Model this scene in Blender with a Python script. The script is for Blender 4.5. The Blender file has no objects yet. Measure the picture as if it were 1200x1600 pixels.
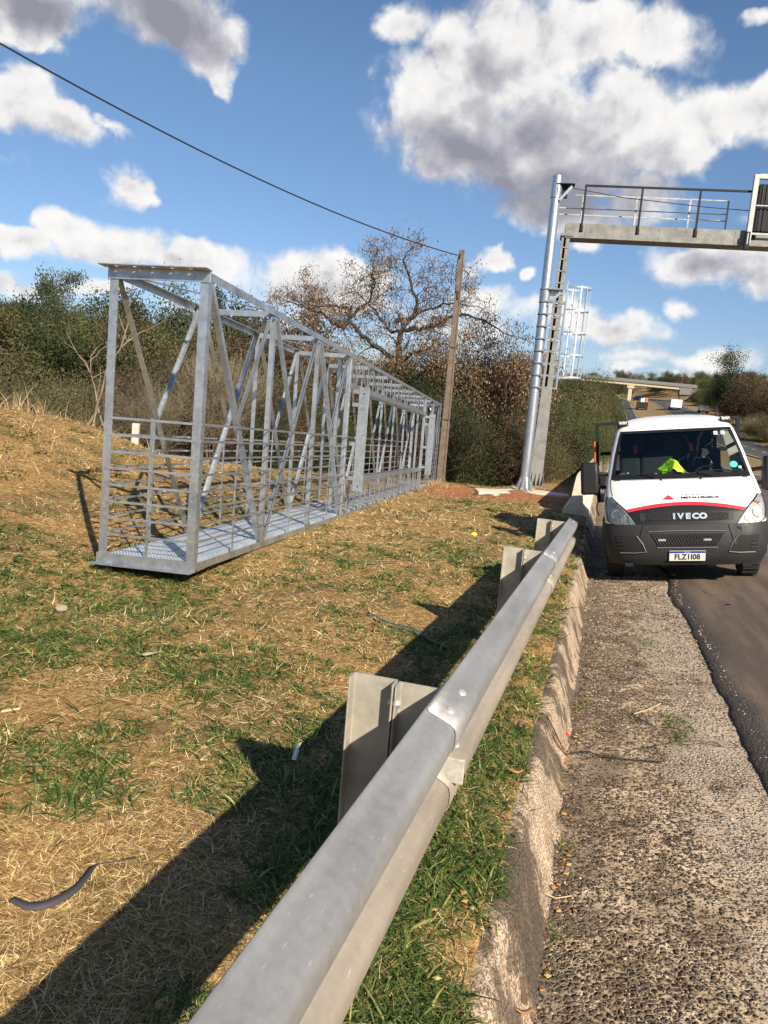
import bpy, math, random
import numpy as np
from mathutils import Vector, Matrix, Euler, noise
R_ = math.radians
scene = bpy.context.scene
COL = scene.collection

# ------------------------------------------------------------------ camera
EYE = 1.6
cd = bpy.data.cameras.new("camera"); cam = bpy.data.objects.new("camera", cd); COL.objects.link(cam)
cd.sensor_fit = 'VERTICAL'; cd.sensor_height = 32.0; cd.lens = 24.0
cd.clip_start = 0.05; cd.clip_end = 9000
def cam_matrix():
    p, a, w = R_(8.5), R_(4.75), R_(15.5)
    Rz = Matrix.Rotation(w, 3, 'Z')
    F = Rz @ Vector((0, math.cos(p), -math.sin(p)))
    r0 = Rz @ Vector((1, 0, 0)); u0 = Rz @ Vector((0, math.sin(p), math.cos(p)))
    r = math.cos(a)*r0 + math.sin(a)*u0; u = -math.sin(a)*r0 + math.cos(a)*u0
    m = Matrix((r, u, -F)).transposed().to_4x4(); m.translation = Vector((0, 0, EYE)); return m
cam.matrix_world = cam_matrix()
scene.camera = cam
scene.render.resolution_x = 768; scene.render.resolution_y = 1024

# ------------------------------------------------------------------ light
SUN_TO = Vector((.81, -.90, .77)).normalized()
sd = bpy.data.lights.new("sun", 'SUN'); sun = bpy.data.objects.new("sun", sd); COL.objects.link(sun)
sd.energy = 5.0; sd.angle = R_(.53); sd.color = (1, .90, .75)
sun.rotation_euler = SUN_TO.to_track_quat('Z', 'Y').to_euler()
scene.view_settings.view_transform = 'Standard'; scene.view_settings.look = 'None'
scene.view_settings.exposure = 0.78; scene.view_settings.gamma = 1
scene.view_settings.use_curve_mapping = False

class NT:
    """small helper for building node trees"""
    def __init__(s, tree): s.t = tree; s.n = tree.nodes; s.l = tree.links
    def new(s, typ, **kw):
        n = s.n.new(typ)
        for k, v in kw.items(): setattr(n, k, v)
        return n
    def link(s, a, b): s.l.new(a, b)
    def put(s, sock, v):
        if isinstance(v, bpy.types.NodeSocket): s.l.new(v, sock)
        elif v is not None: sock.default_value = v
    def m(s, op, a, b=None, c=None, clamp=False):
        n = s.new('ShaderNodeMath', operation=op); n.use_clamp = clamp
        s.put(n.inputs[0], a)
        if b is not None: s.put(n.inputs[1], b)
        if c is not None: s.put(n.inputs[2], c)
        return n.outputs[0]
    def vm(s, op, a, b=None):
        n = s.new('ShaderNodeVectorMath', operation=op); s.put(n.inputs[0], a)
        if b is not None: s.put(n.inputs[1], b)
        return n
    def rng(s, v, a, b, c=0., d=1., smooth=False):
        n = s.new('ShaderNodeMapRange'); n.interpolation_type = 'SMOOTHSTEP' if smooth else 'LINEAR'
        s.put(n.inputs['Value'], v)
        for k, x in zip(('From Min', 'From Max', 'To Min', 'To Max'), (a, b, c, d)): s.put(n.inputs[k], x)
        return n.outputs[0]
    def mix(s, f, a, b, blend='MIX'):
        n = s.new('ShaderNodeMix', data_type='RGBA', blend_type=blend)
        s.put(n.inputs[0], f); s.put(n.inputs[6], a if not isinstance(a, tuple) else (*a, 1)[:4]); s.put(n.inputs[7], b if not isinstance(b, tuple) else (*b, 1)[:4])
        return n.outputs[2]
    def noise(s, vec, scale, detail=4, rough=.55, dist=0, dim='3D'):
        n = s.new('ShaderNodeTexNoise', noise_dimensions=dim); s.put(n.inputs['Vector'], vec)
        n.inputs['Scale'].default_value = scale; n.inputs['Detail'].default_value = detail
        n.inputs['Roughness'].default_value = rough; n.inputs['Distortion'].default_value = dist
        return n.outputs[0]
    def voro(s, vec, scale, feature='F1', rand=1.):
        n = s.new('ShaderNodeTexVoronoi', feature=feature); s.put(n.inputs['Vector'], vec); n.inputs['Scale'].default_value = scale
        n.inputs['Randomness'].default_value = rand
        return n
    def ramp(s, f, stops):
        n = s.new('ShaderNodeValToRGB'); s.put(n.inputs[0], f); e = n.color_ramp.elements
        while len(e) < len(stops): e.new(.5)
        for x, (p, c) in zip(e, stops): x.position = p; x.color = (*c, 1)[:4]
        return n.outputs[0]

CLOUDS = [(-1.097, 2.173, 0.841, 0.535, 1),
 (-0.599, 2.358, 1.044, 0.438, 1),
 (-0.055, 2.35, 0.553, 0.351, 1),
 (-1.33, 1.867, 0.582, 0.382, 1),
 (-0.79, 1.815, 0.89, 0.465, 1.1),
 (-0.197, 1.899, 0.739, 0.37, 1),
 (0.403, 1.958, 0.588, 0.297, 1),
 (0.78, 1.974, 0.449, 0.288, 1),
 (-0.413, 1.594, 0.841, 0.255, 1),
 (-0.944, 1.616, 0.629, 0.259, 0.9),
 (0.155, 1.748, 0.429, 0.307, 0.9),
 (-1.655, 2.421, 0.44, 0.241, 0.8),
 (-4.19, 2.094, 0.673, 0.24, 1),
 (-3.86, 2.088, 0.204, 0.133, 0.8),
 (-3.279, 2.285, 0.632, 0.31, 1.1),
 (-3.064, 2.102, 0.3, 0.24, 0.9),
 (-2.932, 1.992, 0.13, 0.09, 0.7),
 (-4.185, 1.628, 0.403, 0.328, 1),
 (-3.942, 1.499, 0.33, 0.179, 0.9),
 (-3.692, 1.546, 0.21, 0.089, 0.6),
 (-3.544, 1.241, 0.343, 0.176, 0.95),
 (-4.14, 0.815, 0.415, 0.14, 0.9),
 (-3.472, 0.9, 0.696, 0.215, 1),
 (-3.005, 0.877, 0.491, 0.198, 1),
 (-3.795, 0.922, 0.297, 0.151, 0.8),
 (-2.242, 0.83, 0.596, 0.172, 0.8),
 (-1.806, 0.84, 0.369, 0.146, 0.7),
 (-4.023, 0.552, 0.507, 0.101, 0.8),
 (-3.626, 0.561, 0.608, 0.112, 0.8),
 (-0.953, 0.95, 0.252, 0.135, 0.85),
 (-0.647, 0.886, 0.118, 0.108, 0.85),
 (-0.89, 0.696, 0.599, 0.165, 0.7),
 (-0.435, 0.672, 0.5, 0.172, 0.8),
 (-0.074, 0.605, 0.584, 0.161, 0.85),
 (-1.379, 0.481, 0.513, 0.186, 0.5),
 (0.499, 1.013, 0.559, 0.245, 1),
 (0.724, 1.095, 0.38, 0.186, 1),
 (0.331, 0.906, 0.261, 0.129, 0.7),
 (0.88, 0.939, 0.335, 0.207, 0.8),
 (0.408, 0.73, 0.148, 0.095, 0.85),
 (0.765, 0.529, 0.364, 0.119, 0.8),
 (0.019, 0.378, 0.36, 0.099, 0.7),
 (-0.31, 1.114, 0.161, 0.14, 0.8),
 (-0.295, 1.339, 0.4, 0.13, 0.5),
 (0.624, 2.472, 0.203, 0.074, 0.5),
 (0.386, 0.336, 0.53, 0.07, 0.5),
 (-0.514, 1.353, 0.85, 0.261, 0.95),
 (0.029, 1.464, 0.48, 0.253, 0.9),
 (-1.523, 2.004, 0.536, 0.461, 1),
 (-1.224, 1.719, 0.629, 0.387, 1),
 (-1.86, 0.645, 1.02, 0.175, 0.55),
 (-1.016, 0.576, 0.787, 0.253, 0.65),
 (0.159, 0.461, 1.025, 0.16, 0.55),
 (-3.032, 0.509, 0.99, 0.117, 0.5),
 (-4.182, 1.271, 0.489, 0.099, 0.4),
 (0.646, 1.366, 0.379, 0.123, 0.3),
 (-2.241, 0.809, 0.872, 0.218, 0.9)]
GREYS = [(-0.616, 1.47, 1.477, 0.368, 1.1),
 (-1.131, 1.685, 1.349, 0.387, 0.9),
 (-1.071, 1.955, 0.579, 0.252, 0.45),
 (-0.368, 1.575, 0.752, 0.255, 0.8),
 (-0.884, 2.233, 0.396, 0.163, 0.5),
 (-1.273, 2.543, 0.57, 0.158, 0.8),
 (-4.083, 2.151, 0.678, 0.223, 1.1),
 (-3.298, 2.265, 0.716, 0.33, 1.2),
 (-3.468, 0.777, 0.524, 0.086, 0.4),
 (-2.19, 0.735, 0.598, 0.082, 0.55),
 (0.542, 0.993, 0.472, 0.19, 0.6),
 (-1.858, 0.623, 0.928, 0.115, 0.4),
 (-4.035, 1.427, 0.534, 0.119, 0.4),
 (0.522, 0.85, 0.517, 0.06, 0.4),
 (-4.146, 1.369, 0.326, 0.079, 0.4),
 (-0.107, 0.515, 0.631, 0.063, 0.35),
 (-3.541, 1.143, 0.301, 0.042, 0.4),
 (-1.645, 2.318, 0.265, 0.244, 0.3)]
def build_world():
    w = bpy.data.worlds.new("World"); scene.world = w; w.use_nodes = True
    t = NT(w.node_tree); t.n.clear()
    out = t.new('ShaderNodeOutputWorld')
    sky = t.new('ShaderNodeTexSky', sky_type='NISHITA'); sky.sun_disc = False
    sky.sun_elevation = math.asin(SUN_TO.z); sky.sun_rotation = math.atan2(SUN_TO.x, SUN_TO.y)
    sky.air_density = 1.0; sky.dust_density = .6; sky.ozone_density = 2.2; sky.altitude = 600
    hs = t.new('ShaderNodeHueSaturation'); hs.inputs['Saturation'].default_value = 1.1
    t.link(sky.outputs[0], hs.inputs['Color'])
    bs = t.new('ShaderNodeBackground'); bs.inputs[1].default_value = .072
    tc = t.new('ShaderNodeTexCoord'); G = tc.outputs['Generated']
    sx = t.new('ShaderNodeSeparateXYZ'); t.link(G, sx.inputs[0])
    az = t.m('MULTIPLY', t.m('ARCTAN2', sx.outputs[0], sx.outputs[1]), 5.72958)      # tens of degrees
    el = t.m('MULTIPLY', t.m('ARCSINE', sx.outputs[2]), 5.72958)
    damp = t.ramp(t.rng(el, 0, 3.), [(0, (.66, .70, .90)), (.28, (.84, .84, .92)), (.7, (1.02, 1.0, .99)), (1, (.94, .95, .98))])
    t.link(t.mix(1., hs.outputs[0], damp, 'MULTIPLY'), bs.inputs[0])
    cb = t.new('ShaderNodeCombineXYZ'); t.link(az, cb.inputs[0]); t.link(el, cb.inputs[1]); P0 = cb.outputs[0]
    # soft domain warp so that outlines billow
    wn = t.new('ShaderNodeTexNoise'); t.link(P0, wn.inputs['Vector']); wn.inputs['Scale'].default_value = 1.1; wn.inputs['Detail'].default_value = 5
    wv = t.vm('SUBTRACT', wn.outputs['Color'], (.5, .5, .5)).outputs[0]
    wm = t.vm('MULTIPLY', wv, (.95, .65, 0)).outputs[0]
    P = t.vm('ADD', P0, wm).outputs[0]
    def blobs(lst):
        acc = None
        for (cx, cy, rx, ry, k) in lst:
            d = t.vm('SUBTRACT', P, (cx, cy, 0)).outputs[0]
            d = t.vm('MULTIPLY', d, (1/rx, 1/ry, 0)).outputs[0]
            l = t.vm('LENGTH', d).outputs['Value']
            v = t.m('MULTIPLY', t.m('SUBTRACT', 1., l, clamp=True), k)
            acc = v if acc is None else t.m('MAXIMUM', acc, v)
        return acc
    D = blobs(CLOUDS)
    # clouds for the rest of the sky, out of the photograph's view
    big = t.noise(P0, .35, 3)
    out_az = t.rng(t.m('ABSOLUTE', t.m('ADD', az, 1.6)), 3.4, 4.4)
    out_el = t.rng(el, 3.2, 4.2)
    D = t.m('ADD', D, t.m('MULTIPLY', t.m('MAXIMUM', out_az, out_el), t.rng(big, .52, .8, 0, .6)))
    def fbm(off):
        q = t.vm('ADD', P0, off).outputs[0] if off else P0
        a = t.noise(q, 1.7, 3, .5, .2); b = t.noise(q, 5.2, 9, .60, .35)
        def puff(sc, w):
            v = t.voro(t.vm('ADD', q, w).outputs[0], sc, 'SMOOTH_F1'); v.inputs['Smoothness'].default_value = .55; return t.m('SUBTRACT', .42, v.outputs['Distance'])
        wq = t.new('ShaderNodeTexNoise'); t.link(q, wq.inputs['Vector']); wq.inputs['Scale'].default_value = 4.; wq.inputs['Detail'].default_value = 4
        wv2 = t.vm('MULTIPLY', t.vm('SUBTRACT', wq.outputs['Color'], (.5, .5, .5)).outputs[0], (.22, .16, 0)).outputs[0]
        s1 = t.m('ADD', t.m('MULTIPLY', t.m('SUBTRACT', a, .5), .55), t.m('MULTIPLY', t.m('SUBTRACT', b, .5), .72))
        s2 = t.m('ADD', t.m('MULTIPLY', puff(3.2, wv2), .34), t.m('MULTIPLY', puff(8., wv2), .15))
        return t.m('ADD', s1, s2)
    nn = fbm(None)
    D2 = t.m('ADD', D, nn)
    soft = t.rng(t.noise(P0, 1.3, 3), .35, .65, .34, .74)        # some edges crisp, others torn and wispy
    mask = t.rng(D2, .10, soft, smooth=True)
    mask = t.m('MULTIPLY', mask, t.rng(D, .0, .16, smooth=True))
    mask = t.m('POWER', mask, 1.15)
    rel = t.m('MULTIPLY', t.m('SUBTRACT', nn, fbm((.07, .13, 0))), 1.25)
    Gy = blobs(GREYS)
    thick = t.rng(D2, .45, 1.25)
    g = t.m('ADD', t.m('MULTIPLY', Gy, .95), t.m('MULTIPLY', thick, .42))
    g = t.m('SUBTRACT', g, rel)
    g = t.rng(g, -.10, 1.0)
    ccol = t.ramp(g, [(0, (1.0, .985, .955)), (.25, (.90, .885, .875)), (.52, (.60, .59, .62)), (.8, (.41, .405, .46)), (1, (.31, .31, .365))])
    bc = t.new('ShaderNodeBackground'); t.link(ccol, bc.inputs[0]); bc.inputs[1].default_value = .58
    mx = t.new('ShaderNodeMixShader'); t.link(t.m('MULTIPLY', mask, .97), mx.inputs[0]); t.link(bs.outputs[0], mx.inputs[1]); t.link(bc.outputs[0], mx.inputs[2])
    t.link(mx.outputs[0], out.inputs[0])
    w.cycles.sampling_method = 'MANUAL'; w.cycles.sample_map_resolution = 512
# (azimuth, elevation, half width, half height) in tens of degrees, strength
build_world()

# ------------------------------------------------------------------ terrain
#TERRAIN
RT = [(-60, 2.4), (-20, .8), (0, 0), (30, -1.212), (60, -2.38), (110, -3.5), (165, -3.1), (220, -1.2), (280, 1.45), (430, 9.6), (520, 12.5), (700, 15), (1500, 22), (6000, 30)]
def Rz(y):
    T = RT
    if y <= T[0][0]: return T[0][1]
    for i in range(len(T)-1):
        if y <= T[i+1][0]:
            x0, a = T[i]; x1, b = T[i+1]
            sl = (b-a)/(x1-x0)
            m0 = sl if i == 0 else .5*(sl+(a-T[i-1][1])/(x0-T[i-1][0]))
            m1 = sl if i+2 >= len(T) else .5*(sl+(T[i+2][1]-b)/(T[i+2][0]-x1))
            h = x1-x0; t = (y-x0)/h
            return (2*t**3-3*t*t+1)*a+(t**3-2*t*t+t)*h*m0+(-2*t**3+3*t*t)*b+(t**3-t*t)*h*m1
    return T[-1][1]
def sm(v, a, b):
    t = min(1., max(0., (v-a)/(b-a))); return t*t*(3-2*t)
def lin(v, tab):
    if v <= tab[0][0]: return tab[0][1]
    for i in range(len(tab)-1):
        if v <= tab[i+1][0]:
            f = (v-tab[i][0])/(tab[i+1][0]-tab[i][0]); return tab[i][1]+f*(tab[i+1][1]-tab[i][1])
    return tab[-1][1]
def shift(y): return -.0016*max(0., min(y, 900)-400)**2
MND = [(2, 1.25), (6, 1.3), (8, 1.25), (10, 1.05), (12, .8), (13.5, .52), (16, .26), (21, .0)]
def Zs(x, y):
    """height of the built surface (road, kerb, verge, hill) at road coordinates"""
    x = x-shift(y); r = Rz(y)
    if x >= 0:
        s = lin(y, [(60, .015), (180, .02), (280, .11), (430, .05)])
        if x < 3: return r-.15+.13*x
        if x < 9.6: return r+.24+.09*(x-3)
        e = r+.834
        if x < 20: return e-.35*math.sin(math.pi*min(1, (x-9.6)/10.4))+s*(x-9.6)
        if x < 31: return e+s*(x-9.6)
        q = e+s*21.4
        return q+.03*(x-31)+(6.*sm(x, 34, 75) if y > 60 else 4.*sm(x, 34, 75))
    u = -x
    if u < .15: return r+lin(u, [(0, -.15), (.07, .0), (.12, .10), (.15, .125)])
    z = lin(u, [(.15, .125), (.5, .15), (3, .2), (4.5, .27), (9, .3)])
    z -= .0145*max(0., min(y-5.7, 22))*sm(u, 2.1, 3.6)
    m = lin(y, MND)*sm(u, 4.4, 9.3)
    z += m*(1-sm(u, 9.6, 17))
    z -= .10*math.exp(-((x+3.5)**2+(y-5.6)**2)/1.6)
    z -= 2.4*sm(u, 9.6, 19)
    z -= 1.6*sm(y, 24, 40)*sm(u, 2.6, 7)*(1-sm(u, 9.6, 19))
    z += 13.*sm(u, 26, 120)*(1-.5*sm(y, 150, 400))
    return r+z
#ENDTERRAIN

# ------------------------------------------------------------------ helpers
def tag(o, label=None, cat=None, group=None, kind=None):
    if label: o['label'] = label
    if cat: o['category'] = cat
    if group: o['group'] = group
    if kind: o['kind'] = kind
    return o
def empty(name, loc=(0, 0, 0), rot=None, mat=None):
    o = bpy.data.objects.new(name, None); COL.objects.link(o); o.empty_display_size = .2
    if mat is not None: o.matrix_world = mat
    else:
        o.location = loc
        if rot: o.rotation_euler = rot
    return o
def link_mesh(name, me, parent=None):
    o = bpy.data.objects.new(name, me); COL.objects.link(o)
    if parent: o.parent = parent
    return o
def fast_mesh(name, V, F, mats, midx=None, smooth=False, tri=False):
    """V (n,3), F (m,4) or (m,3) numpy"""
    me = bpy.data.meshes.new(name)
    V = np.asarray(V, np.float32); F = np.asarray(F, np.int32); k = F.shape[1]
    me.vertices.add(len(V)); me.vertices.foreach_set('co', V.ravel())
    me.loops.add(F.size); me.loops.foreach_set('vertex_index', F.ravel())
    me.polygons.add(len(F)); me.polygons.foreach_set('loop_start', np.arange(0, F.size, k, dtype=np.int32))
    me.polygons.foreach_set('loop_total', np.full(len(F), k, np.int32))
    if midx is not None: me.polygons.foreach_set('material_index', np.asarray(midx, np.int32))
    me.polygons.foreach_set('use_smooth', np.full(len(F), smooth, bool))
    for m in (mats if isinstance(mats, (list, tuple)) else [mats]): me.materials.append(m)
    me.update(calc_edges=True); return me
class MB:
    def __init__(s): s.v = []; s.f = []; s.mi = []; s.cur = 0
    def mat(s, i): s.cur = i; return s
    def add(s, vs, fs):
        b = len(s.v); s.v += [tuple(v) for v in vs]
        for f in fs: s.f.append(tuple(b+i for i in f)); s.mi.append(s.cur)
        return s
    def box(s, c, size, rot=None):
        hx, hy, hz = size[0]/2, size[1]/2, size[2]/2; c = Vector(c)
        P = [Vector((x, y, z)) for x in (-hx, hx) for y in (-hy, hy) for z in (-hz, hz)]
        if rot is not None: P = [rot @ p for p in P]
        return s.add([c+p for p in P], [(0, 1, 3, 2), (4, 6, 7, 5), (0, 4, 5, 1), (2, 3, 7, 6), (0, 2, 6, 4), (1, 5, 7, 3)])
    def bb(s, a, b):
        return s.box([(a[i]+b[i])/2 for i in range(3)], [abs(b[i]-a[i]) for i in range(3)])
    def bar(s, p0, p1, w, h, up=(0, 0, 1)):
        """rectangular bar: w across, h along up"""
        p0, p1 = Vector(p0), Vector(p1); d = (p1-p0).normalized(); up = Vector(up)
        if abs(d.dot(up)) > .98: up = Vector((0, 1, 0))
        r = d.cross(up).normalized(); u = r.cross(d)
        q = [(-w/2, -h/2), (w/2, -h/2), (w/2, h/2), (-w/2, h/2)]
        return s.add([p+r*a+u*b for p in (p0, p1) for a, b in q], [(0, 1, 2, 3), (7, 6, 5, 4), (0, 4, 5, 1), (1, 5, 6, 2), (2, 6, 7, 3), (3, 7, 4, 0)])
    def prism(s, p0, p1, prof, up=(0, 0, 1), closed=True, caps=True):
        """sweep a 2-D profile (right, up) from p0 to p1"""
        p0, p1 = Vector(p0), Vector(p1); d = (p1-p0).normalized(); up = Vector(up)
        r = d.cross(up).normalized(); u = r.cross(d); n = len(prof)
        vs = [p+r*a+u*b for p in (p0, p1) for a, b in prof]
        fs = [(i, n+i, n+(i+1) % n, (i+1) % n) for i in range(n if closed else n-1)]
        if caps and closed: fs += [tuple(range(n)), tuple(range(2*n-1, n-1, -1))]
        return s.add(vs, fs)
    def angle(s, p0, p1, w, t, a, b):
        """L section whose two legs point along directions a and b from the line p0-p1"""
        p0, p1 = Vector(p0), Vector(p1); a = Vector(a).normalized(); b = Vector(b).normalized()
        pr = [(0, 0), (w, 0), (w, t), (t, t), (t, w), (0, w)]
        vs = [p+a*x+b*y for p in (p0, p1) for x, y in pr]
        return s.add(vs, [(i, 6+i, 6+(i+1) % 6, (i+1) % 6) for i in range(6)]+[(0, 1, 2, 3), (0, 3, 4, 5), (9, 8, 7, 6), (11, 10, 9, 6)])
    def tube(s, pts, r, n=8, caps=True):
        pts = [Vector(p) for p in pts]; rs = r if isinstance(r, (list, tuple)) else [r]*len(pts)
        b0 = []; up = Vector((0, 0, 1)); prev = None
        for i, p in enumerate(pts):
            d = (pts[min(i+1, len(pts)-1)]-pts[max(i-1, 0)]).normalized()
            if prev is None:
                x = d.cross(up if abs(d.dot(up)) < .95 else Vector((1, 0, 0))).normalized()
            else: x = (prev-d*prev.dot(d)).normalized()
            prev = x; y = d.cross(x)
            b0 += [p+(x*math.cos(2*math.pi*k/n)+y*math.sin(2*math.pi*k/n))*rs[i] for k in range(n)]
        fs = [(i*n+k, i*n+(k+1) % n, (i+1)*n+(k+1) % n, (i+1)*n+k) for i in range(len(pts)-1) for k in range(n)]
        if caps: fs += [tuple(range(n-1, -1, -1)), tuple(range((len(pts)-1)*n, len(pts)*n))]
        return s.add(b0, fs)
    def grid(s, fn, nu, nv, flip=False, skip=None):
        vs = [fn(i/nu, j/nv) for j in range(nv+1) for i in range(nu+1)]
        fs = []
        for j in range(nv):
            for i in range(nu):
                if skip and skip(i, j): continue
                q = (j*(nu+1)+i, j*(nu+1)+i+1, (j+1)*(nu+1)+i+1, (j+1)*(nu+1)+i)
                fs.append(q[::-1] if flip else q)
        return s.add(vs, fs)
    def plate(s, poly, t, fn):
        """flat outline poly -> solid of thickness t; fn(u,v,w) gives 3-D"""
        n = len(poly)
        vs = [fn(u, v, 0) for u, v in poly]+[fn(u, v, t) for u, v in poly]
        return s.add(vs, [tuple(range(n))[::-1], tuple(range(n, 2*n))]+[(i, (i+1) % n, n+(i+1) % n, n+i) for i in range(n)])
    def build(s, name, mat, parent=None, smooth=False, bevel=0, ang=35, solid=0, segs=2):
        me = bpy.data.meshes.new(name); me.from_pydata(s.v, [], s.f)
        for m in (mat if isinstance(mat, (list, tuple)) else [mat]): me.materials.append(m)
        if any(s.mi): me.polygons.foreach_set('material_index', s.mi)
        me.validate(); me.update()
        o = link_mesh(name, me, parent)
        if smooth:
            me.polygons.foreach_set('use_smooth', [True]*len(me.polygons))
            me.set_sharp_from_angle(angle=R_(ang))
        if solid:
            m = o.modifiers.new('s', 'SOLIDIFY'); m.thickness = abs(solid); m.offset = -1 if solid > 0 else 1
        if bevel:
            m = o.modifiers.new('b', 'BEVEL'); m.width = bevel; m.segments = segs; m.limit_method = 'ANGLE'; m.angle_limit = R_(40)
        return o
def copy_tree(o, parent=None):
    c = o.copy(); COL.objects.link(c)
    if parent: c.parent = parent
    for ch in [x for x in COL.objects if x.parent == o]: copy_tree(ch, c)
    return c
def text_mesh(body, size, ext, mat, name, parent, M, bold=0, sx=1., align='CENTER', spacing=1.):
    cu = bpy.data.curves.new('t', 'FONT'); cu.body = body; cu.size = size; cu.extrude = ext; cu.offset = bold
    cu.align_x = align; cu.align_y = 'CENTER'; cu.space_character = spacing; cu.resolution_u = 3
    o = bpy.data.objects.new('t', cu); COL.objects.link(o)
    dg = bpy.context.evaluated_depsgraph_get(); dg.update()
    me = bpy.data.meshes.new_from_object(o.evaluated_get(dg)); bpy.data.objects.remove(o)
    me.transform(Matrix.Diagonal((sx, 1, 1, 1))); me.transform(M); me.materials.clear(); me.materials.append(mat)
    me.name = name
    return link_mesh(name, me, parent)

# ------------------------------------------------------------------ materials
def mat(name, color=(.5, .5, .5), rough=.6, metal=0., spec=None, coat=0., bump=None, var=None, fn=None, coord='Object'):
    m = bpy.data.materials.new(name); m.use_nodes = True; t = NT(m.node_tree)
    b = t.n['Principled BSDF']; b.inputs['Base Color'].default_value = (*color, 1); b.inputs['Roughness'].default_value = rough
    b.inputs['Metallic'].default_value = metal
    if coat: b.inputs['Coat Weight'].default_value = coat; b.inputs['Coat Roughness'].default_value = .05
    if spec is not None: b.inputs['Specular IOR Level'].default_value = spec
    tc = t.new('ShaderNodeTexCoord'); vec = tc.outputs[coord]
    if var:      # (scale, other colour, amount)
        sc, c2, lo, hi = var
        t.link(t.mix(t.rng(t.noise(vec, sc, 6, .6), lo, hi), (*color,), (*c2,)), b.inputs['Base Color'])
        t.link(t.rng(t.noise(vec, sc*2.3, 4), .3, .7, rough*.85, min(1, rough*1.15)), b.inputs['Roughness'])
    if bump:
        sc, st, dist = bump
        bn = t.new('ShaderNodeBump'); bn.inputs['Strength'].default_value = st; bn.inputs['Distance'].default_value = dist
        t.link(t.noise(vec, sc, 5, .6), bn.inputs['Height']); t.link(bn.outputs[0], b.inputs['Normal'])
    if fn: fn(t, b, vec)
    return m
def galv(name, lo, hi, rough=.42, metal=.75, sc=9.):
    def fn(t, b, v):
        vn = t.voro(v, sc*6); col = t.new('ShaderNodeSeparateColor'); t.link(vn.outputs['Color'], col.inputs[0])
        n = t.noise(v, sc*.6, 6, .65)
        f = t.m('ADD', t.m('MULTIPLY', col.outputs[0], .12), t.m('MULTIPLY', n, .88))
        t.link(t.ramp(f, [(.25, lo), (.72, hi)]), b.inputs['Base Color'])
        t.link(t.rng(n, .3, .7, rough*1.25, rough*.8), b.inputs['Roughness'])
        bn = t.new('ShaderNodeBump'); bn.inputs['Strength'].default_value = .12; bn.inputs['Distance'].default_value = .003
        t.link(t.noise(v, sc*8, 3), bn.inputs['Height']); t.link(bn.outputs[0], b.inputs['Normal'])
    return mat(name, rough=rough, metal=metal, fn=fn)
M = {}
M['galv'] = galv('galvanised_steel', (.21, .225, .24), (.64, .675, .70), .36, .8, 4.)
M['galv_old'] = galv('weathered_galvanised_steel', (.24, .24, .22), (.46, .45, .40), .62, .35, 6)
M['galv_pole'] = galv('galvanised_pole', (.34, .37, .40), (.60, .65, .70), .38, .85, 3)
M['grating'] = galv('galvanised_grating', (.34, .38, .42), (.56, .61, .65), .5, .45, 12)
M['column'] = galv('aged_column_steel', (.14, .14, .13), (.27, .27, .25), .7, .2, 4)
def railfn(lo, hi):
    def fn(t, b, v):
        sc = t.new('ShaderNodeMapping'); t.link(v, sc.inputs[0]); sc.inputs['Scale'].default_value = (6, 1.2, 6)
        n = t.noise(sc.outputs[0], 1.4, 7, .62); n2 = t.noise(v, 38, 5, .7)
        f = t.m('ADD', t.m('MULTIPLY', n, .8), t.m('MULTIPLY', n2, .2))
        c = t.ramp(f, [(.36, lo), (.60, hi)])
        scr = t.new('ShaderNodeMapping'); t.link(v, scr.inputs[0]); scr.inputs['Scale'].default_value = (40, 7, 40); scr.inputs['Rotation'].default_value = (.2, .1, .25)
        c = t.mix(t.m('MULTIPLY', t.rng(t.noise(scr.outputs[0], 5, 4), .66, .70), .35), c, (.62, .6, .56))
        c = t.mix(t.m('MULTIPLY', t.rng(t.noise(v, 60, 2), .74, .78), .3), c, (.12, .10, .08))
        t.link(c, b.inputs['Base Color'])
        t.link(t.rng(n2, .3, .7, .42, .60), b.inputs['Roughness'])
    return fn
M['rail'] = mat('guardrail_steel', rough=.45, metal=.45, fn=railfn((.26, .255, .245), (.365, .36, .35)))
M['rail_dusty'] = mat('dusty_guardrail_steel', rough=.6, metal=.1, fn=railfn((.235, .195, .15), (.345, .295, .235)))
M['rail_post'] = mat('guardrail_post_steel', rough=.5, metal=.2, fn=railfn((.30, .275, .22), (.43, .40, .33)))
M['bolt'] = mat('bolt_zinc', (.62, .6, .56), .35, .5)
M['black'] = mat('black_plastic', (.012, .012, .013), .5, spec=.3, bump=(120, .15, .002))
M['blacksteel'] = mat('black_painted_steel', (.010, .011, .014), .6, spec=.25)
M['bumper'] = mat('dark_grey_bumper_plastic', (.023, .023, .024), .6, spec=.3, bump=(260, .2, .001), var=(3, (.036, .033, .030), .45, .8))
M['hole'] = mat('dark_opening', (.006, .006, .006), .8)
M['rubber'] = mat('tyre_rubber', (.018, .018, .018), .8, bump=(60, .5, .004))
M['chrome'] = mat('chrome', (.78, .79, .80), .25, .75)
M['verge_dark'] = mat('dark_scrub_bank', (.06, .055, .03), .95, var=(.3, (.12, .10, .055), .4, .6))
M['steelrim'] = mat('wheel_steel', (.45, .45, .45), .4, .5)
M['paint'] = mat('white_vehicle_paint', (.80, .79, .76), .28, coat=.6, var=(2.2, (.74, .71, .65), .5, .8))
M['red'] = mat('red_vinyl', (.72, .035, .05), .35)
M['ink'] = mat('black_vinyl', (.02, .02, .02), .4)
M['ink2'] = mat('grey_vinyl', (.30, .30, .31), .4)
M['plate'] = mat('plate_white', (.72, .72, .68), .4)
M['plateblue'] = mat('plate_blue', (.01, .03, .30), .4)
M['interior'] = mat('dark_interior', (.018, .019, .02), .75)
M['dash'] = mat('dashboard', (.035, .036, .036), .7, bump=(150, .2, .002))
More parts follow.
